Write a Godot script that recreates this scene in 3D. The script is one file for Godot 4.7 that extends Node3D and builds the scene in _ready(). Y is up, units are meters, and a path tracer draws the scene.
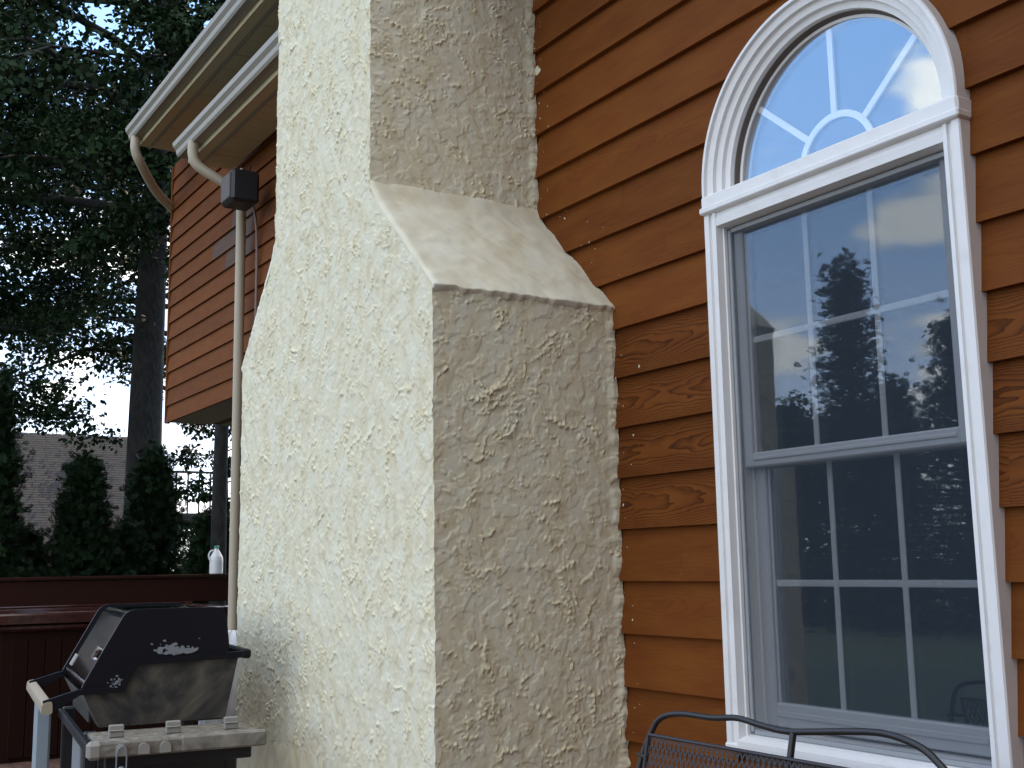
extends Node3D
# A stuccoed chimney on a cedar-sided house, seen obliquely along the wall. Units are metres, y is up.
# x runs along the house wall, z away from it; the siding of the near wall is the plane z = 0, the patio is y = 0.

const P := 0.16            # exposure of one siding board
const Y0 := 1.3688         # the bottom edge of one board, from which the others are counted
const CH_LOW_R := -2.907   # chimney: lower and upper edges, depth, shoulder heights
const CH_LOW_L := -4.545
const CH_UP_R := -3.335
const CH_UP_L := -4.195
const CH_Z := 0.656
const SH_B := 2.246
const SH_T := 2.656
const WX := -1.985         # window centre, outer half width, spring line of the arch
const WR := 0.432
const WS := 2.488
const MAIN_Z := -0.816     # siding plane of the main wall beyond the chimney

var M := {}
var rng := RandomNumberGenerator.new()
var house: Node3D


func _ready() -> void:
	rng.seed = 7
	var cam := Camera3D.new()
	cam.name = "camera"
	cam.fov = 36.87
	cam.near = 0.05
	cam.far = 600.0
	cam.position = Vector3(0, 1.42, 2.2417)
	cam.rotation = Vector3(0.156816, 1.002396, -0.01677)
	add_child(cam)
	cam.current = true
	var env := Environment.new()
	env.background_mode = Environment.BG_SKY
	env.tonemap_mode = Environment.TONE_MAPPER_LINEAR
	env.tonemap_exposure = 1.75
	env.sdfgi_enabled = true
	env.ssao_enabled = true
	env.ssil_enabled = true
	var sky := Sky.new()
	sky.sky_material = make_sky()
	env.sky = sky
	var we := WorldEnvironment.new()
	we.name = "environment"
	we.environment = env
	add_child(we)
	var sun := DirectionalLight3D.new()
	sun.name = "sun"
	sun.light_energy = 0.7
	sun.light_angular_distance = 0.5
	sun.light_color = Color(1.0, 0.92, 0.80)
	sun.shadow_enabled = true
	add_child(sun)
	sun.look_at_from_position(Vector3.ZERO, -Vector3(-0.42, 0.80, -0.52), Vector3.UP)

	make_materials()
	make_ground()
	make_house()
	make_chimney()
	make_window()
	make_eaves()
	make_grill()
	make_bag()
	make_bench()
	make_tub()
	make_fence()
	make_small_things()
	make_neighbour()
	make_trees()


# ------------------------------------------------------------------ sky

func make_sky() -> PanoramaSkyMaterial:
	var w := 2560
	var h := 1280
	var im := Image.create(w, h, false, Image.FORMAT_RGBF)
	im.fill(Color(0.30, 0.31, 0.30))
	var n := FastNoiseLite.new()
	n.seed = 352
	n.frequency = 0.8
	n.fractal_octaves = 6
	n.fractal_gain = 0.52
	var n2 := FastNoiseLite.new()
	n2.seed = 4
	n2.frequency = 0.5
	n2.fractal_octaves = 4
	for j in h / 2:
		var el := PI * 0.5 - PI * (j + 0.5) / h
		var sy := sin(el)
		var cy := cos(el)
		var t := pow(1.0 - sy, 7.0)
		var base := Color(0.35, 0.65, 1.20).lerp(Color(1.85, 1.87, 1.85), t)
		for i in w:
			var az := (i + 0.5) / w * TAU - PI
			var dx := sin(az) * cy
			var dz := -cos(az) * cy
			var se := sin(el - 0.054)
			var k := 1.0 / (maxf(se, 0.0) + 0.16)
			var q := n.get_noise_3d(dx * k * 1.15, dz * k * 1.15, se * 3.2)
			var d: float = smoothstep(0.0, 0.15, q)
			var c := base
			if d > 0.0:
				var lit := 0.5 + 0.5 * n2.get_noise_3d(dx * k * 2.0 + 0.3, dz * k * 2.0, sy * 5.0)
				var col := Color(1.08, 1.10, 1.12).lerp(Color(1.62, 1.62, 1.60), clampf(lit * 0.9 + (d - 0.5) * 0.4, 0.0, 1.0))
				c = base.lerp(col, d)
			im.set_pixel(i, j, c)
	var s := PanoramaSkyMaterial.new()
	s.panorama = ImageTexture.create_from_image(im)
	return s


# ------------------------------------------------------------------ materials

func lin(r: float, g: float, b: float) -> Color:
	return Color(r, g, b).linear_to_srgb()


func mat(called: String, r: float, g: float, b: float, rough := 0.8, metal := 0.0) -> StandardMaterial3D:
	var m := StandardMaterial3D.new()
	m.resource_name = called
	m.albedo_color = lin(r, g, b)
	m.roughness = rough
	m.metallic = metal
	M[called] = m
	return m


func noise_tex(sd: int, freq: float, octaves: int, ramp: Array, size := 512, sx := 1.0, sy := 1.0) -> ImageTexture:
	# a seamless-enough colour noise, baked here so that it may be stretched along one axis; ramp = [[position, r, g, b], ...] linear
	var n := FastNoiseLite.new()
	n.seed = sd
	n.frequency = freq
	n.fractal_octaves = octaves
	var data := PackedByteArray()
	data.resize(size * size * 3)
	var lut: Array[Color] = []
	for i in 256:
		var t := i / 255.0
		var c := Color(ramp[0][1], ramp[0][2], ramp[0][3])
		for k in ramp.size() - 1:
			if t >= ramp[k][0]:
				var f: float = clampf((t - ramp[k][0]) / (ramp[k + 1][0] - ramp[k][0]), 0, 1)
				c = Color(ramp[k][1], ramp[k][2], ramp[k][3]).lerp(Color(ramp[k + 1][1], ramp[k + 1][2], ramp[k + 1][3]), f)
		lut.append(c.linear_to_srgb())
	var at := 0
	for j in size:
		for i in size:
			# torus mapping keeps the edges seamless
			var a := i * TAU / size
			var b := j * TAU / size
			var v := n.get_noise_3d(cos(a) * size / TAU * sx + cos(b) * size / TAU * sy, sin(a) * size / TAU * sx + 31.0, sin(b) * size / TAU * sy)
			var c: Color = lut[clampi(int((v * 0.75 + 0.5) * 255.0), 0, 255)]
			data[at] = int(c.r * 255.0)
			data[at + 1] = int(c.g * 255.0)
			data[at + 2] = int(c.b * 255.0)
			at += 3
	return ImageTexture.create_from_image(Image.create_from_data(size, size, false, Image.FORMAT_RGB8, data))


func triplanar(m: StandardMaterial3D, tex: Texture2D, scale: float) -> void:
	m.albedo_texture = tex
	m.albedo_color = Color.WHITE
	m.uv1_triplanar = true
	m.uv1_world_triplanar = true
	m.uv1_scale = Vector3(scale, scale, scale)


func relief(m: StandardMaterial3D, tex: Texture2D, cm: float) -> void:
	m.heightmap_enabled = true
	m.heightmap_texture = tex
	m.heightmap_scale = cm


func wood_textures(sd: int, strength: float, cathedral: bool, tone: float) -> Array:
	var w := 1024
	var h := 144
	var n := FastNoiseLite.new()
	n.seed = sd
	n.frequency = 1.0
	n.fractal_octaves = 3
	var col := PackedByteArray()
	col.resize(w * h * 3)
	var hgt := PackedByteArray()
	hgt.resize(w * h)
	var at := 0
	var mid := 0.35 + 0.3 * fposmod(sd * 0.37, 1.0)
	for j in h:
		var v := float(j) / h
		for i in w:
			var u := float(i) / w
			var f: float
			if cathedral:
				var dv := (v - mid) * 2.2
				f = dv * dv * 6.5 + 3.0 * sin(u * 9.0 + sd) * 0.42 + u * 3.0 + n.get_noise_2d(u * 5.0, v * 2.2 + 5.0) * 1.1 + n.get_noise_2d(u * 20.0, v * 14.0) * 0.10
			else:
				f = v * 13.0 + n.get_noise_2d(u * 2.2, v * 3.5 + 9.0) * 1.8
			var g := f - floorf(f)
			var late := pow(g, 2.6) * (1.0 - smoothstep(0.93, 1.0, g))
			var fine := n.get_noise_2d(u * 22.0, v * 190.0)
			var blot := n.get_noise_2d(u * 4.0 + 40.0, v * 2.0)
			var dark := clampf(late * strength + fine * 0.10 + 0.05, 0.0, 1.0)
			var k := (tone + blot * 0.13) * (1.0 + fine * 0.12)
			var c := Color(0.163, 0.052, 0.0110).lerp(Color(0.050, 0.0150, 0.0042), dark)
			c = Color(c.r * k, c.g * k * (1.0 + blot * 0.10), c.b * k).linear_to_srgb()
			col[at * 3] = int(c.r * 255.0)
			col[at * 3 + 1] = int(c.g * 255.0)
			col[at * 3 + 2] = int(c.b * 255.0)
			hgt[at] = int(clampf(0.5 + late * strength * 0.45 + fine * 0.16, 0.0, 1.0) * 255.0)
			at += 1
	return [ImageTexture.create_from_image(Image.create_from_data(w, h, false, Image.FORMAT_RGB8, col)), ImageTexture.create_from_image(Image.create_from_data(w, h, false, Image.FORMAT_L8, hgt))]


func make_materials() -> void:
	var spec := [[3, 0.22, false, 1.0], [11, 0.30, false, 0.92], [17, 0.26, true, 1.05], [23, 1.0, true, 1.0], [31, 1.1, true, 0.95], [47, 0.18, false, 1.10]]
	for k in spec.size():
		var t := wood_textures(spec[k][0], spec[k][1], spec[k][2], spec[k][3])
		var m := mat("cedar_%d" % k, 1, 1, 1, 0.70)
		m.albedo_texture = t[0]
		m.metallic_specular = 0.22
		relief(m, t[1], 0.10)
	var wm := mat("weathered", 0.125, 0.088, 0.055, 0.85)
	wm.albedo_texture = noise_tex(77, 0.02, 4, [[0.2, 0.06, 0.042, 0.030], [0.45, 0.085, 0.056, 0.038], [0.62, 0.12, 0.052, 0.022], [0.8, 0.15, 0.052, 0.017]], 256, 1.0, 3.0)
	wm.albedo_color = Color.WHITE

	var st := mat("stucco", 0.7, 0.66, 0.55, 0.88)
	triplanar(st, noise_tex(9, 0.016, 5, [[0.15, 0.62, 0.56, 0.385], [0.40, 0.69, 0.64, 0.465], [0.60, 0.70, 0.665, 0.50], [0.85, 0.71, 0.69, 0.55]], 1024, 1.6, 0.9), 0.62)
	st.vertex_color_use_as_albedo = true
	st.metallic_specular = 0.3
	var sh := mat("shoulder", 0.7, 0.64, 0.50, 0.86)
	triplanar(sh, noise_tex(19, 0.012, 5, [[0.1, 0.60, 0.53, 0.36], [0.45, 0.69, 0.65, 0.50], [0.7, 0.73, 0.70, 0.56], [0.9, 0.71, 0.71, 0.62]], 512, 1.0, 1.0), 0.9)
	sh.metallic_specular = 0.3

	var vinyl := mat("vinyl", 0.80, 0.80, 0.79, 0.42)
	triplanar(vinyl, noise_tex(63, 0.02, 5, [[0.1, 0.74, 0.735, 0.72], [0.35, 0.79, 0.79, 0.78], [0.9, 0.81, 0.81, 0.805]], 512), 0.9)
	mat("grid", 0.80, 0.81, 0.82, 0.45)
	mat("sash", 0.52, 0.54, 0.56, 0.5)
	mat("gasket", 0.10, 0.08, 0.07, 0.7)
	var glass := mat("glass", 0.80, 0.90, 1.0, 0.0)
	glass.albedo_color.a = 0.0
	glass.transparency = BaseMaterial3D.TRANSPARENCY_ALPHA
	# the half-silvered low-emissivity film on the inner side of the outer pane
	var film := mat("film", 1, 1, 1, 0.0, 1.0)
	var fi := Image.create(4, 4, false, Image.FORMAT_RGB8)
	fi.fill(lin(0.80, 0.93, 1.0))
	film.albedo_texture = ImageTexture.create_from_image(fi)
	film.albedo_color = Color(1, 1, 1, 0.27)
	film.transparency = BaseMaterial3D.TRANSPARENCY_ALPHA
	var scr := mat("screen", 0.044, 0.062, 0.084, 0.6)
	scr.albedo_color.a = 0.25
	scr.transparency = BaseMaterial3D.TRANSPARENCY_ALPHA
	scr.metallic_specular = 0.3

	mat("almond", 0.42, 0.36, 0.26, 0.5)
	mat("gutter", 0.28, 0.26, 0.22, 0.4)
	mat("soffit", 0.58, 0.50, 0.32, 0.6)
	mat("under", 0.30, 0.27, 0.22, 0.8)
	mat("sheathing", 0.10, 0.07, 0.05, 0.9)
	mat("interior", 0.09, 0.085, 0.08, 0.9)
	mat("roofing", 0.07, 0.062, 0.055, 0.95)
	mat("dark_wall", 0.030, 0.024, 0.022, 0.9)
	mat("foundation", 0.35, 0.34, 0.32, 0.95)
	mat("black_plastic", 0.012, 0.012, 0.014, 0.5)
	mat("cable", 0.20, 0.13, 0.10, 0.6)

	var dk := mat("deck", 0.12, 0.06, 0.04, 0.8)
	triplanar(dk, noise_tex(41, 0.03, 5, [[0.1, 0.07, 0.034, 0.022], [0.5, 0.12, 0.062, 0.042], [0.9, 0.16, 0.095, 0.07]], 512, 0.4, 2.0), 0.7)
	var gr := mat("lawn", 0.05, 0.09, 0.03, 1.0)
	triplanar(gr, noise_tex(43, 0.05, 5, [[0.1, 0.014, 0.026, 0.009], [0.5, 0.026, 0.046, 0.015], [0.9, 0.042, 0.064, 0.024]], 512), 0.3)

	# grill
	var en := mat("enamel", 0.010, 0.011, 0.014, 0.06)
	en.clearcoat_enabled = true
	en.clearcoat = 0.6
	en.clearcoat_roughness = 0.04
	var lid := mat("lid_metal", 0.009, 0.009, 0.012, 0.5)
	lid.metallic_specular = 0.25
	var ca := mat("cast", 0.10, 0.09, 0.075, 0.62, 0.35)
	triplanar(ca, noise_tex(51, 0.018, 5, [[0.1, 0.020, 0.020, 0.022], [0.35, 0.045, 0.042, 0.042], [0.6, 0.085, 0.078, 0.066], [0.9, 0.15, 0.135, 0.10]], 512), 1.3)
	mat("bare_metal", 0.22, 0.24, 0.26, 0.55, 0.3)
	var wood := mat("grey_wood", 0.30, 0.26, 0.20, 0.9)
	triplanar(wood, noise_tex(53, 0.03, 5, [[0.1, 0.11, 0.095, 0.07], [0.4, 0.16, 0.142, 0.112], [0.7, 0.20, 0.18, 0.15], [0.9, 0.26, 0.24, 0.21]], 512, 0.8, 1.6), 1.6)
	mat("handle_wood", 0.31, 0.26, 0.19, 0.9)
	var rim := mat("rim", 0.22, 0.2, 0.17, 0.85)
	triplanar(rim, noise_tex(55, 0.03, 5, [[0.1, 0.11, 0.10, 0.08], [0.45, 0.20, 0.185, 0.155], [0.9, 0.29, 0.27, 0.235]], 256), 2.4)
	mat("plastic_grey", 0.25, 0.235, 0.21, 0.75)
	mat("blue_metal", 0.30, 0.36, 0.40, 0.45, 0.3)
	mat("chrome", 0.75, 0.75, 0.75, 0.15, 1.0)
	mat("iron", 0.018, 0.017, 0.018, 0.42)
	mat("mesh_iron", 0.030, 0.026, 0.030, 0.5)
	var bag := mat("bag", 0.72, 0.72, 0.74, 0.35)
	bag.backlight_enabled = true
	bag.backlight = Color(0.4, 0.4, 0.4)

	var tubc := mat("tub_cover", 0.085, 0.026, 0.016, 0.14)
	triplanar(tubc, noise_tex(57, 0.03, 4, [[0.1, 0.026, 0.009, 0.007], [0.5, 0.040, 0.013, 0.010], [0.9, 0.055, 0.019, 0.014]], 256), 1.5)
	mat("tub_cabinet", 0.014, 0.005, 0.003, 0.75).metallic_specular = 0.2
	mat("fence", 0.026, 0.009, 0.006, 0.8).metallic_specular = 0.2
	mat("jug", 0.72, 0.72, 0.70, 0.4)
	mat("cap", 0.04, 0.28, 0.20, 0.5)

	var bark := mat("bark", 0.03, 0.026, 0.024, 0.95)
	triplanar(bark, noise_tex(61, 0.06, 4, [[0.2, 0.008, 0.008, 0.008], [0.5, 0.016, 0.015, 0.014], [0.9, 0.030, 0.028, 0.026]], 256, 1.5, 0.5), 0.8)
	for a in [["leaf", 0.020, 0.040, 0.016, 0.04], ["needle", 0.014, 0.028, 0.012, 0.03], ["spruce", 0.022, 0.042, 0.020, 0.04]]:
		var l := mat(a[0], a[1], a[2], a[3], 0.55)
		l.metallic_specular = 0.2
		l.vertex_color_use_as_albedo = true
		l.albedo_color = Color.WHITE
		l.backlight_enabled = true
		l.backlight = Color(a[4] * 2.2, a[4] * 3.0, a[4])
		M[a[0] + "_rgb"] = Color(a[1], a[2], a[3])


# ------------------------------------------------------------------ mesh helpers

func new_st() -> SurfaceTool:
	var st := SurfaceTool.new()
	st.begin(Mesh.PRIMITIVE_TRIANGLES)
	return st


func obj(called: String, st: SurfaceTool, m: Material, parent: Node = self) -> MeshInstance3D:
	var o := MeshInstance3D.new()
	o.name = called
	o.mesh = st.commit()
	o.mesh.surface_set_material(0, m)
	parent.add_child(o, true)
	return o


func put(called: String, mesh: Mesh, m: Material, parent: Node = self) -> MeshInstance3D:
	var o := MeshInstance3D.new()
	o.name = called
	o.mesh = mesh
	o.material_override = m
	parent.add_child(o, true)
	return o


func group_node(called: String, parent: Node = self, at := Vector3.ZERO) -> Node3D:
	var o := Node3D.new()
	o.name = called
	o.position = at
	parent.add_child(o, true)
	return o


func tag(o: Node, label: String, category := "", group := "", kind := "") -> void:
	if label:
		o.set_meta("label", label)
	if category:
		o.set_meta("category", category)
	if group:
		o.set_meta("group", group)
	if kind:
		o.set_meta("kind", kind)


func tri(st: SurfaceTool, a: Vector3, b: Vector3, c: Vector3, na: Vector3, nb: Vector3, nc: Vector3) -> void:
	# winds the triangle so that its front faces its normal
	if (b - a).cross(c - a).dot(na + nb + nc) > 0.0:
		var t := b
		b = c
		c = t
		t = nb
		nb = nc
		nc = t
	st.set_normal(na)
	st.add_vertex(a)
	st.set_normal(nb)
	st.add_vertex(b)
	st.set_normal(nc)
	st.add_vertex(c)


func quad(st: SurfaceTool, a: Vector3, b: Vector3, c: Vector3, d: Vector3, n := Vector3.ZERO) -> void:
	if n == Vector3.ZERO:
		n = (b - a).cross(c - a).normalized()
		if n.length() < 0.5:
			n = (c - a).cross(d - a).normalized()
	tri(st, a, b, c, n, n, n)
	tri(st, a, c, d, n, n, n)


func box(st: SurfaceTool, c: Vector3, s: Vector3, bv := 0.0, xf := Transform3D()) -> void:
	# a box with chamfered edges
	var h := s * 0.5
	bv = minf(bv, minf(h.x, minf(h.y, h.z)) * 0.9)
	var ax := [Vector3.RIGHT, Vector3.UP, Vector3.BACK]
	for k in 3:
		var n: Vector3 = ax[k]
		var u: Vector3 = ax[(k + 1) % 3]
		var v: Vector3 = ax[(k + 2) % 3]
		var hu: float = h[(k + 1) % 3]
		var hv: float = h[(k + 2) % 3]
		for sg in [-1.0, 1.0]:
			var o: Vector3 = c + n * (h[k] * sg)
			var a := u * (hu - bv)
			var b := v * (hv - bv)
			quad(st, xf * (o - a - b), xf * (o + a - b), xf * (o + a + b), xf * (o - a + b), (xf.basis * (n * sg)).normalized())
			if bv > 0.0:
				for s2 in [-1.0, 1.0]:
					# the edge between faces n*sg and u*s2
					var p1: Vector3 = c + n * (h[k] * sg) + u * ((hu - bv) * s2)
					var p2: Vector3 = c + n * ((h[k] - bv) * sg) + u * (hu * s2)
					quad(st, xf * (p1 - b), xf * (p1 + b), xf * (p2 + b), xf * (p2 - b), (xf.basis * (n * sg + u * s2)).normalized())
	if bv > 0.0:
		for sx in [-1.0, 1.0]:
			for sy in [-1.0, 1.0]:
				for sz in [-1.0, 1.0]:
					var s3 := Vector3(sx, sy, sz)
					var n3: Vector3 = (xf.basis * s3).normalized()
					tri(st, xf * (c + Vector3(h.x, h.y - bv, h.z - bv) * s3), xf * (c + Vector3(h.x - bv, h.y, h.z - bv) * s3), xf * (c + Vector3(h.x - bv, h.y - bv, h.z) * s3), n3, n3, n3)


func sweep(st: SurfaceTool, poly: PackedVector2Array, frames: Array, capped := true) -> void:
	# poly runs in each frame's x, y; flat across its edges, smooth along the path
	var area := 0.0
	for i in poly.size():
		var a := poly[i]
		var b := poly[(i + 1) % poly.size()]
		area += a.x * b.y - a.y * b.x
	var sg := 1.0 if area > 0.0 else -1.0
	for k in frames.size() - 1:
		var f: Transform3D = frames[k]
		var g: Transform3D = frames[k + 1]
		for i in poly.size():
			var a := poly[i]
			var b := poly[(i + 1) % poly.size()]
			var e := (b - a).normalized()
			var n2 := Vector3(e.y, -e.x, 0) * sg
			var nf := (f.basis * n2).normalized()
			var ng := (g.basis * n2).normalized()
			var a3 := Vector3(a.x, a.y, 0)
			var b3 := Vector3(b.x, b.y, 0)
			tri(st, f * a3, f * b3, g * b3, nf, nf, ng)
			tri(st, f * a3, g * b3, g * a3, nf, ng, ng)
	if capped:
		var idx := Geometry2D.triangulate_polygon(poly)
		for e in [0, frames.size() - 1]:
			var f: Transform3D = frames[e]
			var n := f.basis.z.normalized() * (-1.0 if e == 0 else 1.0)
			if frames.size() > 1:
				var f0: Transform3D = frames[0]
				var f1: Transform3D = frames[1]
				if (f1.origin - f0.origin).dot(f0.basis.z) < 0.0:
					n = -n
			for i in range(0, idx.size(), 3):
				var a := poly[idx[i]]
				var b := poly[idx[i + 1]]
				var c := poly[idx[i + 2]]
				tri(st, f * Vector3(a.x, a.y, 0), f * Vector3(b.x, b.y, 0), f * Vector3(c.x, c.y, 0), n, n, n)


func prism(st: SurfaceTool, poly: PackedVector2Array, at: Transform3D, length: float) -> void:
	sweep(st, poly, [at, at.translated_local(Vector3(0, 0, length))])


func along_x(x: float) -> Transform3D:
	# profile x -> world z, profile y -> world y, sweeps along world -x ... used with positive lengths towards +x
	return Transform3D(Basis(Vector3(0, 0, 1), Vector3(0, 1, 0), Vector3(1, 0, 0)), Vector3(x, 0, 0))


func tube(st: SurfaceTool, pts: Array, radii: Variant, sides := 8, squash := 1.0) -> void:
	var up := Vector3.UP
	var rings := []
	var t_prev := Vector3.ZERO
	var side := Vector3.ZERO
	for i in pts.size():
		var p: Vector3 = pts[i]
		var t: Vector3 = (pts[mini(i + 1, pts.size() - 1)] - pts[maxi(i - 1, 0)])
		t = t.normalized()
		if i == 0:
			side = t.cross(up if absf(t.y) < 0.95 else Vector3.RIGHT).normalized()
		else:
			side = (side - t * side.dot(t)).normalized()
		t_prev = t
		var v := t.cross(side)
		var r: float = radii[i] if radii is Array else radii
		var ring := []
		for k in sides:
			var a := TAU * k / sides
			var d := side * cos(a) + v * sin(a)
			ring.append([p + side * cos(a) * r + v * sin(a) * r * squash, d])
		rings.append(ring)
	for i in rings.size() - 1:
		for k in sides:
			var a: Array = rings[i][k]
			var b: Array = rings[i][(k + 1) % sides]
			var c: Array = rings[i + 1][(k + 1) % sides]
			var d: Array = rings[i + 1][k]
			tri(st, a[0], b[0], c[0], a[1], b[1], c[1])
			tri(st, a[0], c[0], d[0], a[1], c[1], d[1])
	for e in [0, rings.size() - 1]:
		var c: Vector3 = pts[e]
		var n: Vector3 = (pts[0] - pts[1]).normalized() if e == 0 else (pts[e] - pts[e - 1]).normalized()
		for k in sides:
			tri(st, c, rings[e][k][0], rings[e][(k + 1) % sides][0], n, n, n)


func smooth_path(pts: Array, steps := 6) -> Array:
	var out := []
	for i in pts.size() - 1:
		var a: Vector3 = pts[maxi(i - 1, 0)]
		var b: Vector3 = pts[i]
		var c: Vector3 = pts[i + 1]
		var d: Vector3 = pts[mini(i + 2, pts.size() - 1)]
		for k in steps:
			out.append(b.cubic_interpolate(c, a, d, float(k) / steps))
	out.append(pts[-1])
	return out


func lathe(st: SurfaceTool, prof: Array, at: Vector3, segs := 20, squash := 1.0) -> void:
	for i in prof.size() - 1:
		var a: Vector2 = prof[i]
		var b: Vector2 = prof[i + 1]
		var e := (b - a).normalized()
		for k in segs:
			var t0 := TAU * k / segs
			var t1 := TAU * (k + 1) / segs
			var d0 := Vector3(cos(t0), 0, sin(t0) * squash)
			var d1 := Vector3(cos(t1), 0, sin(t1) * squash)
			var n0 := (Vector3(cos(t0) * e.y, -e.x, sin(t0) * e.y)).normalized()
			var n1 := (Vector3(cos(t1) * e.y, -e.x, sin(t1) * e.y)).normalized()
			var y0 := Vector3(0, a.y, 0)
			var y1 := Vector3(0, b.y, 0)
			tri(st, at + d0 * a.x + y0, at + d1 * a.x + y0, at + d1 * b.x + y1, n0, n1, n1)
			tri(st, at + d0 * a.x + y0, at + d1 * b.x + y1, at + d0 * b.x + y1, n0, n1, n0)


func grid_mesh(pos: PackedVector3Array, rows: int, cols: int, outward: Vector3, tints := PackedColorArray()) -> ArrayMesh:
	# rows x cols vertices -> smooth mesh whose front looks towards outward
	var nor := PackedVector3Array()
	nor.resize(pos.size())
	var idx := PackedInt32Array()
	idx.resize((rows - 1) * (cols - 1) * 6)
	var at := 0
	var du := pos[1] - pos[0]
	var dv := pos[cols] - pos[0]
	var flip := du.cross(dv).dot(outward) < 0.0
	for j in rows:
		for i in cols:
			var k := j * cols + i
			var a := pos[j * cols + mini(i + 1, cols - 1)] - pos[j * cols + maxi(i - 1, 0)]
			var b := pos[mini(j + 1, rows - 1) * cols + i] - pos[maxi(j - 1, 0) * cols + i]
			var n := a.cross(b).normalized()
			nor[k] = -n if flip else n
			if j < rows - 1 and i < cols - 1:
				var q := [k, k + cols, k + 1, k + 1, k + cols, k + cols + 1] if not flip else [k, k + 1, k + cols, k + 1, k + cols + 1, k + cols]
				for e in 6:
					idx[at + e] = q[e]
				at += 6
	var arr := []
	arr.resize(Mesh.ARRAY_MAX)
	arr[Mesh.ARRAY_VERTEX] = pos
	arr[Mesh.ARRAY_NORMAL] = nor
	arr[Mesh.ARRAY_INDEX] = idx
	if tints.size():
		arr[Mesh.ARRAY_COLOR] = tints
	var am := ArrayMesh.new()
	am.add_surface_from_arrays(Mesh.PRIMITIVE_TRIANGLES, arr)
	return am


# ------------------------------------------------------------------ ground

func make_ground() -> void:
	var st := new_st()
	quad(st, Vector3(-250, -0.05, -250), Vector3(250, -0.05, -250), Vector3(250, -0.05, 250), Vector3(-250, -0.05, 250), Vector3.UP)
	tag(obj("lawn", st, M.lawn), "", "", "", "structure")
	var deck := group_node("deck")
	tag(deck, "", "", "", "structure")
	st = new_st()
	box(st, Vector3.ZERO, Vector3(17.4, 0.03, 0.138), 0.004)
	var plank: Mesh = st.commit()
	for k in 42:
		var o := put("plank", plank, M.deck, deck)
		o.position = Vector3(-4.0, -0.0155, -1.19 + k * 0.143)


# ------------------------------------------------------------------ house: siding, walls, room

func board_mesh(y: float, ends: Array) -> SurfaceTool:
	# one bevelled board; ends = [[y offset, x0, x1], ...] from its bottom to its top; butt edge on z = 0
	var st := new_st()
	var butt := 0.021
	var hh: float = ends[-1][0]
	var zf := func(t: float) -> float: return -butt * 0.94 * t / hh
	var off := fposmod(y * 7.31, 1.0)
	var nf := Vector3(0, butt / hh, 1).normalized()
	for k in ends.size() - 1:
		var a: Array = ends[k]
		var b: Array = ends[k + 1]
		var v := [Vector3(a[1], y + a[0], zf.call(a[0])), Vector3(a[2], y + a[0], zf.call(a[0])), Vector3(b[2], y + b[0], zf.call(b[0])), Vector3(b[1], y + b[0], zf.call(b[0]))]
		for t in [[0, 2, 1], [0, 3, 2]]:
			for i in t:
				var q: Vector3 = v[i]
				st.set_uv(Vector2(q.x / 1.3 + off, 1.0 - (q.y - y) / hh))
				st.set_normal(nf)
				st.add_vertex(q)
		for e in [1, 2]:   # the ends
			st.set_uv(Vector2(off, 0.3))
			quad(st, Vector3(a[e], y + a[0], zf.call(a[0])), Vector3(b[e], y + b[0], zf.call(b[0])), Vector3(b[e], y + b[0], -butt - 0.001), Vector3(a[e], y + a[0], -butt - 0.001), Vector3(-1 if e == 1 else 1, 0, 0))
	var z: Array = ends[0]
	st.set_uv(Vector2(off, 0.9))
	quad(st, Vector3(z[1], y, 0), Vector3(z[2], y, 0), Vector3(z[2], y, -butt - 0.001), Vector3(z[1], y, -butt - 0.001), Vector3.DOWN)
	return st


func arch_half(y: float, r: float) -> float:
	# half width of the window opening at height y
	if y < 0.93:
		return -1.0
	if y <= WS:
		return r
	return sqrt(maxf(0.0, r * r - (y - WS) * (y - WS))) if y < WS + r else -1.0


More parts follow.
